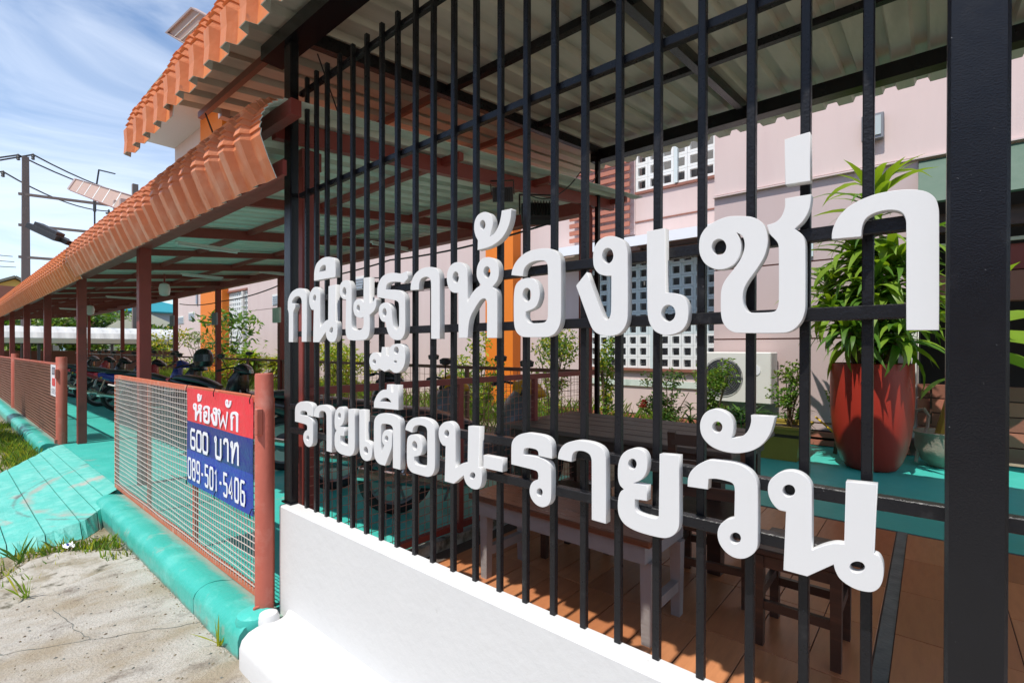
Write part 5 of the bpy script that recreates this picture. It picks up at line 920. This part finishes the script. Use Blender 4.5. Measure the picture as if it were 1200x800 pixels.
for i, (dz, el, az, s) in enumerate(((1.2, .5, .3, 1.0), (1.1, .15, -.6, 1.0), (1.25, .9, 1.8, .9), (.95, -.1, -.2, .9), (1.2, .7, 3.6, .7), (.7, .0, -2.5, .6), (1.25, 1.1, 5, .9))): inst('leaf', bl, tr_, (.2, -.07, dz), (.3, -el, az), (s, s, s))
m = MB(); m.tube([(-.17, 7.6, .95-.4), (-.13, 7.55, .75), (-.06, 7.5, .77), (-.02, 7.48, .70), (-.03, 7.48, .55), (-.10, 7.45, .40), (-.13, 7.4, .16)], .018, 8); tag(m.build('garden_hose', m_clay), 'short curled grey hose standing between red pot and clay bowl', 'hose')
m = MB(); m.bar((.55, 5.0, .5), (.95, 4.7, .118), .10, .05); tag(m.build('leaning_plank', m_woodt), 'weathered plank leaning to the floor right of the wide black post', 'plank')
# ------------------------------------------------------------------ motorbikes
def make_bike(body, accent, label, seat=None, helmet_bar=False):
    t = thing('motorbike', label, 'motorbike', (0, 0, 0), 'motorbikes parked under the carport'); body_m, acc = body, accent
    for wx, nm in ((-.60, 'rear_wheel'), (.62, 'front_wheel')):
        m = MB(); m.tube([(wx+.262*math.cos(a*math.pi/16), 0, .30+.262*math.sin(a*math.pi/16)) for a in range(32)], .042, 9, closed=True); wv = m.build(nm, m_tyre, t, smooth=True)
        m = MB(); m.tube([(wx+.222*math.cos(a*math.pi/16), 0, .30+.222*math.sin(a*math.pi/16)) for a in range(32)], .020, 6, closed=True)
        for k in range(5): a = k*1.2566; m.bar((wx, 0, .30), (wx+.215*math.cos(a), 0, .30+.215*math.sin(a)), .022, .03, (0, 1, 0))
        m.tube([(wx, -.06, .30), (wx, .06, .30)], .05, 12); m.tube([(wx, .028, .30), (wx, .036, .30)], .105, 16); m.build('rim', m_grey, wv, smooth=True)
    part('body', body_m, t, lambda m: m.loft([(-.98, .80, .03, .03, 0), (-.86, .77, .085, .065, .1), (-.62, .70, .115, .105, 0), (-.32, .62, .13, .13, 0), (-.10, .52, .12, .13, 0), (.10, .45, .105, .10, 0), (.30, .43, .10, .07, 0), (.40, .46, .08, .05, 0)], 14), smooth=True)
    part('leg_shield', body_m, t, lambda m: m.loft([(.26, .50, .10, .08, 0), (.36, .58, .20, .16, -.25), (.44, .70, .215, .20, -.3), (.50, .84, .17, .15, -.3), (.54, .96, .11, .06, -.3)], 14), smooth=True)
    part('side_stripe', acc, t, lambda m: [m.loft([(-.82, .755, .015, .02, 0), (-.5, .70, .02, .035, 0), (-.2, .60, .015, .02, 0)], 8) or None for _ in (0,)] and [m.v.__setitem__(i, (v[0], v[1]+s*.118, v[2])) for s in (1,) for i, v in enumerate(m.v)], smooth=True)
    part('front_cowl', acc, t, lambda m: m.loft([(.44, .98, .10, .08, 0), (.54, 1.00, .13, .095, -.2), (.64, .98, .11, .075, -.3), (.70, .95, .06, .04, -.3)], 14), smooth=True)
    part('seat', seat or m_blkp, t, lambda m: m.loft([(-.80, .845, .09, .03, 0), (-.62, .845, .125, .045, 0), (-.30, .80, .125, .05, 0), (-.08, .735, .11, .045, 0), (.06, .685, .08, .03, 0)], 12), smooth=True)
    part('front_fender', body_m, t, lambda m: [m.add([(.62+.325*math.cos(a), s, .30+.325*math.sin(a)) for a in [.15+i*.28 for i in range(9)] for s in (-.065, -.03, .03, .065)], [(i*4+j, i*4+j+1, i*4+j+5, i*4+j+4) for i in range(8) for j in range(3)])], smooth=True)
    part('rear_fender', m_blkp, t, lambda m: m.add([(-.60+.34*math.cos(a), s, .30+.34*math.sin(a)) for a in [1.5+i*.25 for i in range(8)] for s in (-.06, .06)], [(i*2, i*2+1, i*2+3, i*2+2) for i in range(7)]))
    part('fork', m_grey, t, lambda m: [m.tube([(.62, s, .30), (.46, s, .84)], .02, 7) for s in (-.075, .075)])
    part('swing_arm', m_grey, t, lambda m: [m.bar((-.60, s, .30), (-.12, s, .36), .025, .05) for s in (-.085, .085)])
    part('shock_absorber', m_chrome, t, lambda m: [m.tube([(-.56, s, .36), (-.44, s, .66)], .022, 7) for s in (-.10, .10)])
    part('engine', m_grey, t, lambda m: m.loft([(-.18, .34, .09, .09, 0), (-.05, .33, .12, .12, 0), (.12, .33, .11, .11, 0), (.28, .36, .07, .07, 0)], 10), smooth=True)
    part('exhaust', m_chrome, t, lambda m: m.tube([(.1, -.12, .24), (-.2, -.14, .22), (-.4, -.145, .28), (-.92, -.15, .40)], [.018, .022, .045, .05], 9), smooth=True)
    hb = part('handlebar', m_blkp, t, lambda m: m.tube([(.36, .34, 1.0), (.42, .24, 1.03), (.46, .08, 1.03), (.46, -.08, 1.03), (.42, -.24, 1.03), (.36, -.34, 1.0)], .014, 7))
    for s in (-1, 1):
        mr = part('mirror', m_blkp, t, lambda m: (m.tube([(.42, s*.22, 1.03), (.40, s*.30, 1.20)], .006, 5), m.lathe([(.01, -.035), (.055, -.02), (.06, .02), (.03, .035)], (.40, s*.31, 1.24), 10)))
        part('grip', m_tyre, hb, lambda m: m.tube([(.345, s*.36, .995), (.40, s*.26, 1.02)], .019, 8))
        part('indicator', m_yel2, t, lambda m: m.lathe([(.005, -.02), (.025, 0), (.005, .02)], (-.86, s*.13, .74), 8))
    part('headlight', m_lens, t, lambda m: m.loft([(.66, .97, .075, .05, -.3), (.715, .955, .04, .025, -.3)], 10), smooth=True)
    part('tail_light', m_bred, t, lambda m: m.loft([(-1.0, .80, .05, .025, 0), (-.93, .79, .07, .045, 0)], 10), smooth=True)
    part('number_plate', m_bwhite, t, lambda m: m.bar((-.955, 0, .70), (-1.0, 0, .55), .20, .006, (1, 0, 0)))
    part('stand', m_grey, t, lambda m: [m.bar((-.10, s*.08, .24), (-.16, s*.15, .004), .018, .018) for s in (-1, 1)])
    part('foot_peg', m_tyre, t, lambda m: m.tube([(.05, -.24, .26), (.05, .24, .26)], .014, 6))
    return t
m_bb = M('black_bike_paint', (.015, .015, .017), .2, .1, 5); m_bgr = M('graphite_bike_paint', (.12, .122, .13), .3, .1, 5, .1, 60); m_bre = M('red_bike_paint', (.33, .02, .03), .22, .1, 5); m_bbl = M('blue_bike_paint', (.03, .05, .30), .22, .1, 5); m_byl = M('yellow_bike_paint', (.72, .34, .01), .3, .1, 5); m_blime = M('lime_trim', (.5, .6, .02), .3, .1, 5)
proto = make_bike(m_bgr, m_blkp, 'dusty graphite motorbike nearest the bar fence behind the small dash letter')
spec = [((-3.05, 2.98), 62, (m_bgr, m_byl, m_byl), None), ((-4.05, 3.0), 60, (m_bgr, m_byl, m_byl), 'black motorbike with yellow trim behind the lower row letters'), ((-5.2, 3.05), 64, (m_bb, m_bre, m_bb), 'black motorbike with a red stripe further behind the first letters'),
 ((-9.3, 3.15), 28, (m_bb, m_bb, m_bb), 'all black scooter with a helmet on it, turned towards the salmon pipe post'), ((-11.3, 3.0), 40, (m_bb, m_bgr, m_bb), 'black motorbike half hidden by the helmeted scooter'),
 ((-13.0, 3.1), 70, (m_bbl, m_bbl, m_bbl), 'blue motorbike behind the nearest tall red front post'), ((-14.4, 3.0), 64, (m_bre, m_bb, m_bb), 'dark red motorbike with its rear wheel showing left of the gate corner'), ((-15.9, 3.05), 66, (m_bb, m_bre, m_bre), 'black and red motorbike with pale number plate in the shade'),
 ((-17.6, 3.0), 62, (m_bb, m_bbl, m_bb), 'black motorbike with blue stripe left of the red one'), ((-19.6, 3.0), 66, (m_bre, m_bre, m_bb), 'red motorbike near the far end of the row'), ((-21.8, 3.0), 64, (m_bb, m_bb, m_bgr), 'black motorbike last in the far end of the row')]
swap = {}
for i, ((x, y), hd, mats, lab) in enumerate(spec):
    o = proto if i == 0 else copy_tree(proto)
    o.location = (x, y, .1155); o.rotation_euler = (R(3), 0, R(hd))
    if lab: o['label'] = lab
    for c in kids(o):
        k = {'body': 0, 'leg_shield': 0, 'front_fender': 0, 'side_stripe': 1, 'front_cowl': 2}.get(c.name.split('.')[0])
        if k is None: continue
        base = c.data.name.split('.')[0]; key = (base, mats[k].name)
        if key not in swap: me = c.data.copy(); me.materials.clear(); me.materials.append(mats[k]); swap[key] = me
        c.data = swap[key]
h = thing('helmet', 'glossy black helmet sitting on the black scooter', 'helmet', (-9.55, 3.0, 1.18))
part('shell', m_bb, h, lambda m: m.lathe([(.09, -.02), (.13, .0), (.155, .09), (.15, .18), (.11, .26), (.05, .295), (.01, .30)], (-9.55, 3.0, 1.16), 18), smooth=True)
part('visor', m_glass, h, lambda m: m.add([(-9.55+r*math.cos(a), 3.0+r*math.sin(a), z) for z, r in ((1.24, .160), (1.36, .152)) for a in [-1.6+i*.25 for i in range(10)]], [(i, i+1, i+11, i+10) for i in range(9)]))
# ------------------------------------------------------------------ houses across the road, behind the viewpoint
t = thing('row_house', 'plain row house across the road behind the viewpoint', 'house', (0, -17, -.04))
part('wall', m_greyb, t, lambda m: m.box(-40, 30, -20, -14, -.04, 5.4)); part('roof', m_roofb, t, lambda m: m.prism([(-20.6, 5.38), (-13.2, 5.38), (-17, 7.2)], 'x', -40.4, 30.4))
for k in range(12): part('door', m_brown, t, lambda m: m.box(-38+k*5.6, -35+k*5.6, -14.001, -13.94, -.04, 2.6))
# ------------------------------------------------------------------ poles, wires, solar panels
def insul(m, p): m.lathe([(.05, 0), (.09, .05), (.06, .12), (.09, .17), (.06, .24), (.08, .3), (.03, .36)], p, 8)
P1 = (-39.2, 3.34); P2 = (-52.8, 11.3)
t = thing('power_pole', 'tall concrete power pole nearest the left edge with crossarms', 'pole', (P1[0], P1[1], -.04), 'concrete power poles')
part('shaft', m_pole, t, lambda m: m.add([(P1[0]+sx*a, P1[1]+sy*a, z) for z, a in ((-.04, .21), (12.3, .14)) for sx, sy in ((-1, -1), (1, -1), (1, 1), (-1, 1))], [(0, 3, 2, 1), (4, 5, 6, 7), (0, 1, 5, 4), (1, 2, 6, 5), (2, 3, 7, 6), (3, 0, 4, 7)]))
dv = Vector((.28, .96, 0)).normalized()
for z, l in ((10.15, 6.3), (8.4, 6.3), (6.6, 4.2)):
    a = Vector((P1[0]+.1, P1[1], z)); part('crossarm', m_pole, t, lambda m: m.bar(a-dv*.3, a+dv*l, .12, .14))
m = MB()
for q, z in ((.3, 12.2), (-.3, 12.0), (-.9, 10.9)): insul(m, (P1[0]+.1, P1[1]+q, z))
for z in (10.2, 8.45):
    for l in (3.0, 4.9): c = Vector((P1[0]+.1, P1[1], z))+dv*l; insul(m, tuple(c)); m.tube([tuple(c), tuple(c-Vector((0, 0, .55)))], .08, 8)
m.build('insulator', m_dgrey, t)
part('switch_box', m_brown, t, lambda m: m.box(P1[0]-.2, P1[0]+.2, P1[1]-1.3, P1[1]-.25, 4.2, 4.9))
t = thing('power_pole', 'shorter looking distant power pole behind the tilted solar panel', 'pole', (P2[0], P2[1], -.04), 'concrete power poles')
part('shaft', m_pole, t, lambda m: m.bar((P2[0], P2[1], -.04), (P2[0], P2[1], 15.7), .4, .4, (0, 1, 0)))
for a in (-1.9, 1.7):
    part('crossarm', m_pole, t, lambda m: m.bar((P2[0], P2[1], 14.1 if a > 0 else 13.2), (P2[0]+.3*a, P2[1]+a, 14.4 if a > 0 else 12.9), .14, .14))
m = MB()
for q, z in ((-.5, 13.1), (-1.1, 13.0), (-1.7, 12.9), (.5, 14.3), (1.1, 14.4), (1.6, 14.5)): insul(m, (P2[0]+.3*q, P2[1]+q, z))
m.build('insulator', m_dgrey, t)
def span(a, b, sag, r, label): wire('power_line', [a, b], r, label, 5, sag)
for i, (q, z, e) in enumerate(((.3, 12.5, 1.6), (-.3, 12.3, 1.1), (-.9, 11.2, -1.7))):
    span((P1[0]+.1, P1[1]+q, z), (P2[0]+.3*e, P2[1]+e, 14.6 if e > 0 else 13.1), .5, .045, ['top wire between the two power poles', 'middle wire between the two power poles', 'lowest wire between the two power poles'][i])
    span((P1[0]+.1, P1[1]+q, z), (-48, -9+q, 11.2+i*.3), .9, .045, ['top', 'middle', 'lowest'][i]+' wire leaving the tall pole out of the left edge')
c1 = Vector((P1[0]+.1, P1[1], 10.5))+dv*3.0; c2 = Vector((P1[0]+.1, P1[1], 10.4))+dv*4.9
wire('power_line', [(P1[0]-2, P1[1]+4.4, 13.0), tuple(c1+Vector((0, .2, 1.7))), tuple(c1), tuple(c1-Vector((0, 0, 2.2)))], .045, 'curved grey drop wire at the first crossarm insulator', 5)
wire('power_line', [tuple(c2), tuple(c2+Vector((0, .4, -.9))), tuple(c2-Vector((0, .1, 1.9)))], .04, 'curved drop wire at the second crossarm insulator', 5)
for i, (y, z) in enumerate(((2.0, 9.0), (1.8, 8.3), (1.6, 7.6))): span((-60, 4.3+.1*i, 9.3-.45*i), (-42, -3, 7.9-.45*i), .3, .03, ['upper', 'middle', 'lower'][i]+' thin wire at the far left edge below the pole arm')
for i, (a, b) in enumerate((((-12.62, 1.06, 8.22), (-12.7, .7, 6.38)), ((-11.3, .81, 7.58), (-11.35, .74, 6.33)))):
    a, b = Vector(a), Vector(b); d = b-a; span(tuple(a-d*2), tuple(b+d*1.2+Vector((0, -.9, -.3))), .05, .02, ['thick black overhead cable at the top left corner', 'second black overhead cable at the top left corner'][i])
def solar(c, u, v, th, legs_, label):
    t = thing('solar_panel', label, 'solar panel', c, 'solar panels'); c, u, v = Vector(c), Vector(u), Vector(v); n = u.cross(v).normalized()
    def slab(m, a0, a1, b0, b1, h0, h1): m.add([c+u*a+v*b+n*h for h in (h0, h1) for a, b in ((a0, b0), (a1, b0), (a1, b1), (a0, b1))], [(0, 3, 2, 1), (4, 5, 6, 7), (0, 1, 5, 4), (1, 2, 6, 5), (2, 3, 7, 6), (3, 0, 4, 7)])
    part('panel_back', m_solar, t, lambda m: slab(m, -.48, .48, -.48, .48, -th*.3, th*.3))
    for q in ((-.5, .5, -.5, -.465), (-.5, .5, .465, .5), (-.5, -.465, -.464, .464), (.465, .5, -.464, .464)): part('frame_bar', m_solarf, t, lambda m: slab(m, *q, -th, th))
    for k in range(1, 6): part('cell_joint', m_ac, t, lambda m: slab(m, -.464, .464, -.46+.92*k/6-.006, -.46+.92*k/6+.006, th*.3, th*.6) or slab(m, -.464, .464, -.46+.92*k/6-.006, -.46+.92*k/6+.006, -th*.6, -th*.3))
    for a, b in legs_: part('leg', m_solarf, t, lambda m: m.bar(a, b, .06, .06, (0, 1, 0)))
    return t
solar((-8.2, 1.36, 3.46), (-.09, .1, .21), (3.6, .0, -1.0), .02, [((-7.05, 1.35, 2.68), (-7.1, 1.35, 3.14)), ((-6.75, 1.35, 2.68), (-6.8, 1.35, 3.10))], 'long tilted solar panel on legs above the orange carport roof')
solar((-4.19, 1.30, 3.83), (.52, .03, -.01), (.54, .12, -.35), .02, [((-3.9, 1.36, 3.12), (-3.95, 1.36, 3.7))], 'square tilted solar panel above the orange patio eave')
# ------------------------------------------------------------------ far left background
t = thing('shed', 'long white curved metal roof shed across the far end of the parking', 'shed', (-37, 6, -.04))
wp = [(-36.0, 1.75), (-35.8, 2.0), (-36.0, 2.3), (-36.5, 2.5), (-37.5, 2.62), (-41, 2.75)]
m = MB(); V = []; F = []
yy = [-1+k*.16 for k in range(95)]
for k, y in enumerate(yy):
    for x, z in wp: V.append((x+(.03 if k % 4 < 2 else 0), y, z+(.035 if k % 4 < 2 and x < -36.2 else 0)))
nq = len(wp)
for k in range(94):
    for j in range(nq-1): F.append((k*nq+j, k*nq+j+1, (k+1)*nq+j+1, (k+1)*nq+j))
n = len(V); V += [(x, y, z-.03) for x, y, z in V]; F += [tuple(i+n for i in f[::-1]) for f in F]
m.add(V, F); m.build('roof', m_roofw, t)
for y in (.5, 3.6, 6.7, 9.8, 12.8): part('post', m_dgrey, t, lambda m: m.box(-36.5, -36.38, y-.06, y+.06, -.04, 2.45))
part('back_wall', m_brown, t, lambda m: m.box(-41, -40.9, -1, 14, -.04, 1.3)); part('front_beam', m_dgrey, t, lambda m: m.box(-36.35, -36.2, -1, 14, 1.68, 1.8))
def house(x0, x1, y0, y1, h, rh, wm, rm, label, gable=None, win=()):
    t = thing('house', label, 'house', ((x0+x1)/2, (y0+y1)/2, -.04)); part('wall', wm, t, lambda m: m.box(x0, x1, y0, y1, -.04, h))
    e = .6; ym = (y0+y1)/2
    part('roof', rm, t, lambda m: m.add([(x0-e, y0-e, h-.2), (x1+e, y0-e, h-.2), (x1+e, y1+e, h-.2), (x0-e, y1+e, h-.2), (x0+(0 if gable else 2.2), ym, h+rh), (x1-(0 if gable else 2.2), ym, h+rh), (x0-e, y0-e, h-.35), (x1+e, y0-e, h-.35), (x1+e, y1+e, h-.35), (x0-e, y1+e, h-.35)], [(0, 1, 5, 4), (1, 2, 5), (2, 3, 4, 5), (3, 0, 4), (6, 9, 8, 7), (0, 6, 7, 1), (1, 7, 8, 2), (2, 8, 9, 3), (3, 9, 6, 0)]))
    for a, b, z0, z1 in win:
        f = part('window', m_ac, t, lambda m: m.box(x1, x1+.08, a, b, z0, z1)); part('pane', m_glass, f, lambda m: m.box(x1+.08, x1+.1, a+.1, b-.1, z0+.1, z1-.1))
    return t
hs = house(-74, -64, -6, 7.2, 4.6, 1.6, m_cream, m_roofb, 'cream house with brown roof at the left edge behind the pole', None, ((1, 2.4, 1.2, 3), (4, 5.4, 1.2, 3)))
hy = thing('gable_house', 'yellow gabled house end rising behind the brown roof at the left', 'house', (-76, 5, -.04))
part('gable_wall', m_yelw, hy, lambda m: m.prism([(1.5, 5), (9.3, 5), (9.3, 6.7), (5.6, 8.9), (1.5, 6.9)], 'x', -78, -75.5)); part('roof', m_roofg, hy, lambda m: (m.bar((-76.5, 1.2, 6.95), (-76.5, 5.6, 9.15), 3, .25, (0, 0, 1)), m.bar((-76.5, 5.6, 9.15), (-76.5, 9.8, 6.65), 3, .25, (0, 0, 1)))); part('wall', m_cream, hy, lambda m: m.box(-78, -75.4, 1.6, 9.2, -.04, 4.98))
gb = house(-82, -72, 13, 23.5, 6.1, 1.3, m_greyb, m_teal2, 'blue grey building with a teal roof beyond the carport', None, ((14.5, 16, 3, 4.6), (17.5, 19, 3, 4.6)))
house(-66, -59, 10.5, 16.8, 3.3, 2.0, m_cream, m_roofg, 'small house with grey green hipped roof behind the yellow croton', None, ((12, 13, 1, 2.4), (14, 15, 1, 2.4)))
def far_tree(x, y, h, r, label, seed, mats=(LM, LD, LM, LB, LO)):
    rn = random.Random(seed); t = thing('tree', label, 'tree', (x, y, -.04), 'trees beyond the carport'); part('trunk', m_stem, t, lambda m: (m.tube([(x, y, -.04), (x+.2, y, h*.45), (x+.1, y+.2, h*.7)], [.24, .17, .08], 7), m.tube([(x+.2, y, h*.42), (x+r*.5, y+r*.4, h*.72)], [.1, .04], 6), m.tube([(x+.2, y, h*.42), (x-r*.3, y-r*.5, h*.7)], [.1, .04], 6)))
    m = MB()
    for k in range(15): c = (x+rn.uniform(-.7, .7)*r, y+rn.uniform(-.7, .7)*r, h*rn.uniform(.48, .92)); foliage(m, blob(c, (r*.38, r*.38, h*.12), 95, rn), .42, mats, .5, rn=rn)
    m.build('crown', m_leafs, t)
for i, (x, y, h, r, lab) in enumerate([(-57, 6.3, 4.9, 2.2, 'round tree above the white shed roof left of the tall posts'), (-60, 8.6, 5.4, 2.4, 'dark green tree left of the blue grey building'), (-62, 10.6, 5.2, 2.3, 'broad tree touching the blue grey building'), (-55, 4.6, 4.0, 1.8, 'small tree near the left end of the shed roof'), (-52, 13.0, 3.6, 1.7, 'bushy tree below the grey green hipped roof'), (-47, 3.4, 3.0, 1.6, 'low tree seen under the shed roof at left'), (-48, 7.0, 2.8, 1.6, 'low tree seen under the shed roof in the middle'), (-47, 10.2, 2.8, 1.6, 'low tree seen under the shed roof at right'), (-70, 7.5, 7.0, 2.2, 'tree behind the cream house')]): far_tree(x, y, h, r, lab, 60+i)
m = MB(); V = []; F = []
for i in range(41):
    y = -160+i*14; V += [(-420, y, -5), (-455, y, 15+9*math.sin(i*.5)+5*math.sin(i*1.3)+rnd.uniform(-1, 1)), (-520, y, 8)]
for i in range(40):
    for j in range(2): q = 3*i+j; F.append((q, q+1, q+4, q+3))
m.add(V, F); struct('hill', m, m_hill)
# ------------------------------------------------------------------ roadside shrub outside the frame, weeds, stones, litter
shrub(-11.4, -.25, -.03, 2.1, .8, 'leafy roadside shrub left of the frame shading the verge', 900, .16, (LM, LD, LM), 6, seed=70, clumps=16, bare=.3)
shrub(-13.4, -.2, -.03, 2.2, .9, 'second roadside shrub left of the frame', 900, .16, (LM, LD, LM), 6, seed=71, clumps=16, bare=.3)
def grass(name, spots, label, hmin, hmax, mats):
    rn = random.Random(len(spots)); m = MB()
    for x, y, r, k, z in spots:
        for i in range(k):
            a, q = rn.uniform(0, 6.28), r*math.sqrt(rn.random()); h = rn.uniform(hmin, hmax); px, py = x+q*math.cos(a), y+q*math.sin(a); dx, dy = rn.gauss(0, .35)*h, rn.gauss(0, .35)*h; b = rn.uniform(0, 6.28); w = .004+.003*rn.random()
            m.add([(px-w*math.cos(b), py-w*math.sin(b), z), (px+w*math.cos(b), py+w*math.sin(b), z), (px+dx*.5+w*.7*math.cos(b), py+dy*.5+w*.7*math.sin(b), z+h*.6), (px+dx, py+dy, z+h*.95)], [(0, 1, 2), (0, 2, 3)], rn.choice(mats))
    o = m.build(name, m_leafs, None); o['kind'] = 'stuff'; o['label'] = label; o['category'] = 'grass'; return o
grass('grass', [(-9.6+rnd.uniform(-4, .6), rnd.uniform(.1, .85), .16, 70, -.04) for _ in range(60)]+[(-8.9, .72, .2, 220, -.02), (-9.3, .8, .16, 200, -.02), (-8.6, .45, .22, 160, -.03)], 'sunlit weeds and grass on the verge left of the driveway', .05, .16, (LM, LB, LO, LY))
grass('ground_cover', [(-3.2-rnd.random()*26, rnd.uniform(5.9, 8.6), .5, 90, .105) for _ in range(110)], 'low green ground cover in the planting bed behind the railing', .15, .5, (LM, LB, LO, LB))
grass('weed_patch', [(-4.72, .80, .15, 260, -.03), (-4.95, .45, .10, 60, -.04), (-4.75, .5, .3, 120, -.045), (-4.3, .2, .25, 110, -.045), (-4.2, -.1, .2, 160, -.045), (-4.9, .62, .14, 90, -.03), (-4.4, .84, .10, 40, -.02), (-4.35, .12, .14, 130, -.04), (-4.05, .0, .16, 160, -.04), (-4.6, .25, .1, 40, -.04)], 'dry weeds in the gap between ramp and concrete', .02, .085, (LO, LY, LB, LM))
grass('weed_tuft', [(-4.78, .38, .02, 9, -.03)], 'tall green weed tuft at the ramp edge', .10, .20, (LM, LB))
grass('weed_tuft', [(-2.66, .905, .012, 8, 0), (-4.05, .34, .02, 9, -.01)], 'thin green weed sprouting at the kerb foot', .09, .19, (LB, LY))
m = MB(); rn = random.Random(5)
for i in range(620):
    x, y = rn.uniform(-5.05, -4.15), rn.uniform(-.1, .9)
    if i % 3 == 0: x, y = -2.5-rn.random()*2.2, .912-abs(rn.gauss(0, .012))
    s = rn.uniform(.004, .02)*(.5 if i % 3 == 0 else 1); z = -.03 if i % 3 else 0
    m.add([(x+s*rn.uniform(.6, 1), y, z), (x, y+s*rn.uniform(.6, 1), z), (x-s*rn.uniform(.6, 1), y, z), (x, y-s*rn.uniform(.6, 1), z), (x+rn.uniform(-.3, .3)*s, y+rn.uniform(-.3, .3)*s, z+s*rn.uniform(.5, .9))], [(0, 1, 4), (1, 2, 4), (2, 3, 4), (3, 0, 4)], rn.randrange(3))
o = m.build('gravel', [m_conc2, m_dirt, m_conc]); o['kind'] = 'stuff'
m = MB()
for i in range(420):
    x, y = rn.uniform(-4.0, -1.9), rn.uniform(-.3, .9); s = rn.choice((.003, .004, .006, .009)); a = rn.uniform(0, 6.28); c_, s_ = s*math.cos(a), s*math.sin(a)
    m.add([(x+c_, y+s_, .001), (x-s_*.6, y+c_*.6, .001), (x-c_, y-s_, .001), (x+s_*.6, y-c_*.6, .001), (x, y, .001+s*.6)], [(0, 1, 4), (1, 2, 4), (2, 3, 4), (3, 0, 4)], rn.randrange(3))
o = m.build('litter_specks', [m_dirt, m_drain, m_stem]); o['kind'] = 'stuff'
m = MB(); V = []; n = 7
for i in range(n):
    for j in range(n): V.append((-4.86+.10*i/(n-1)+rnd.uniform(-.004, .004), .60+.06*j/(n-1), .005+rnd.uniform(0, .022)))
m.add(V, [(i*n+j, i*n+j+1, (i+1)*n+j+1, (i+1)*n+j) for i in range(n-1) for j in range(n-1)], 0); m.mi[14:18] = [1]*4
tag(m.build('crumpled_wrapper', [m_bwhite, m_bbl]), 'crumpled white and blue plastic wrapper in the weeds by the ramp', 'litter')
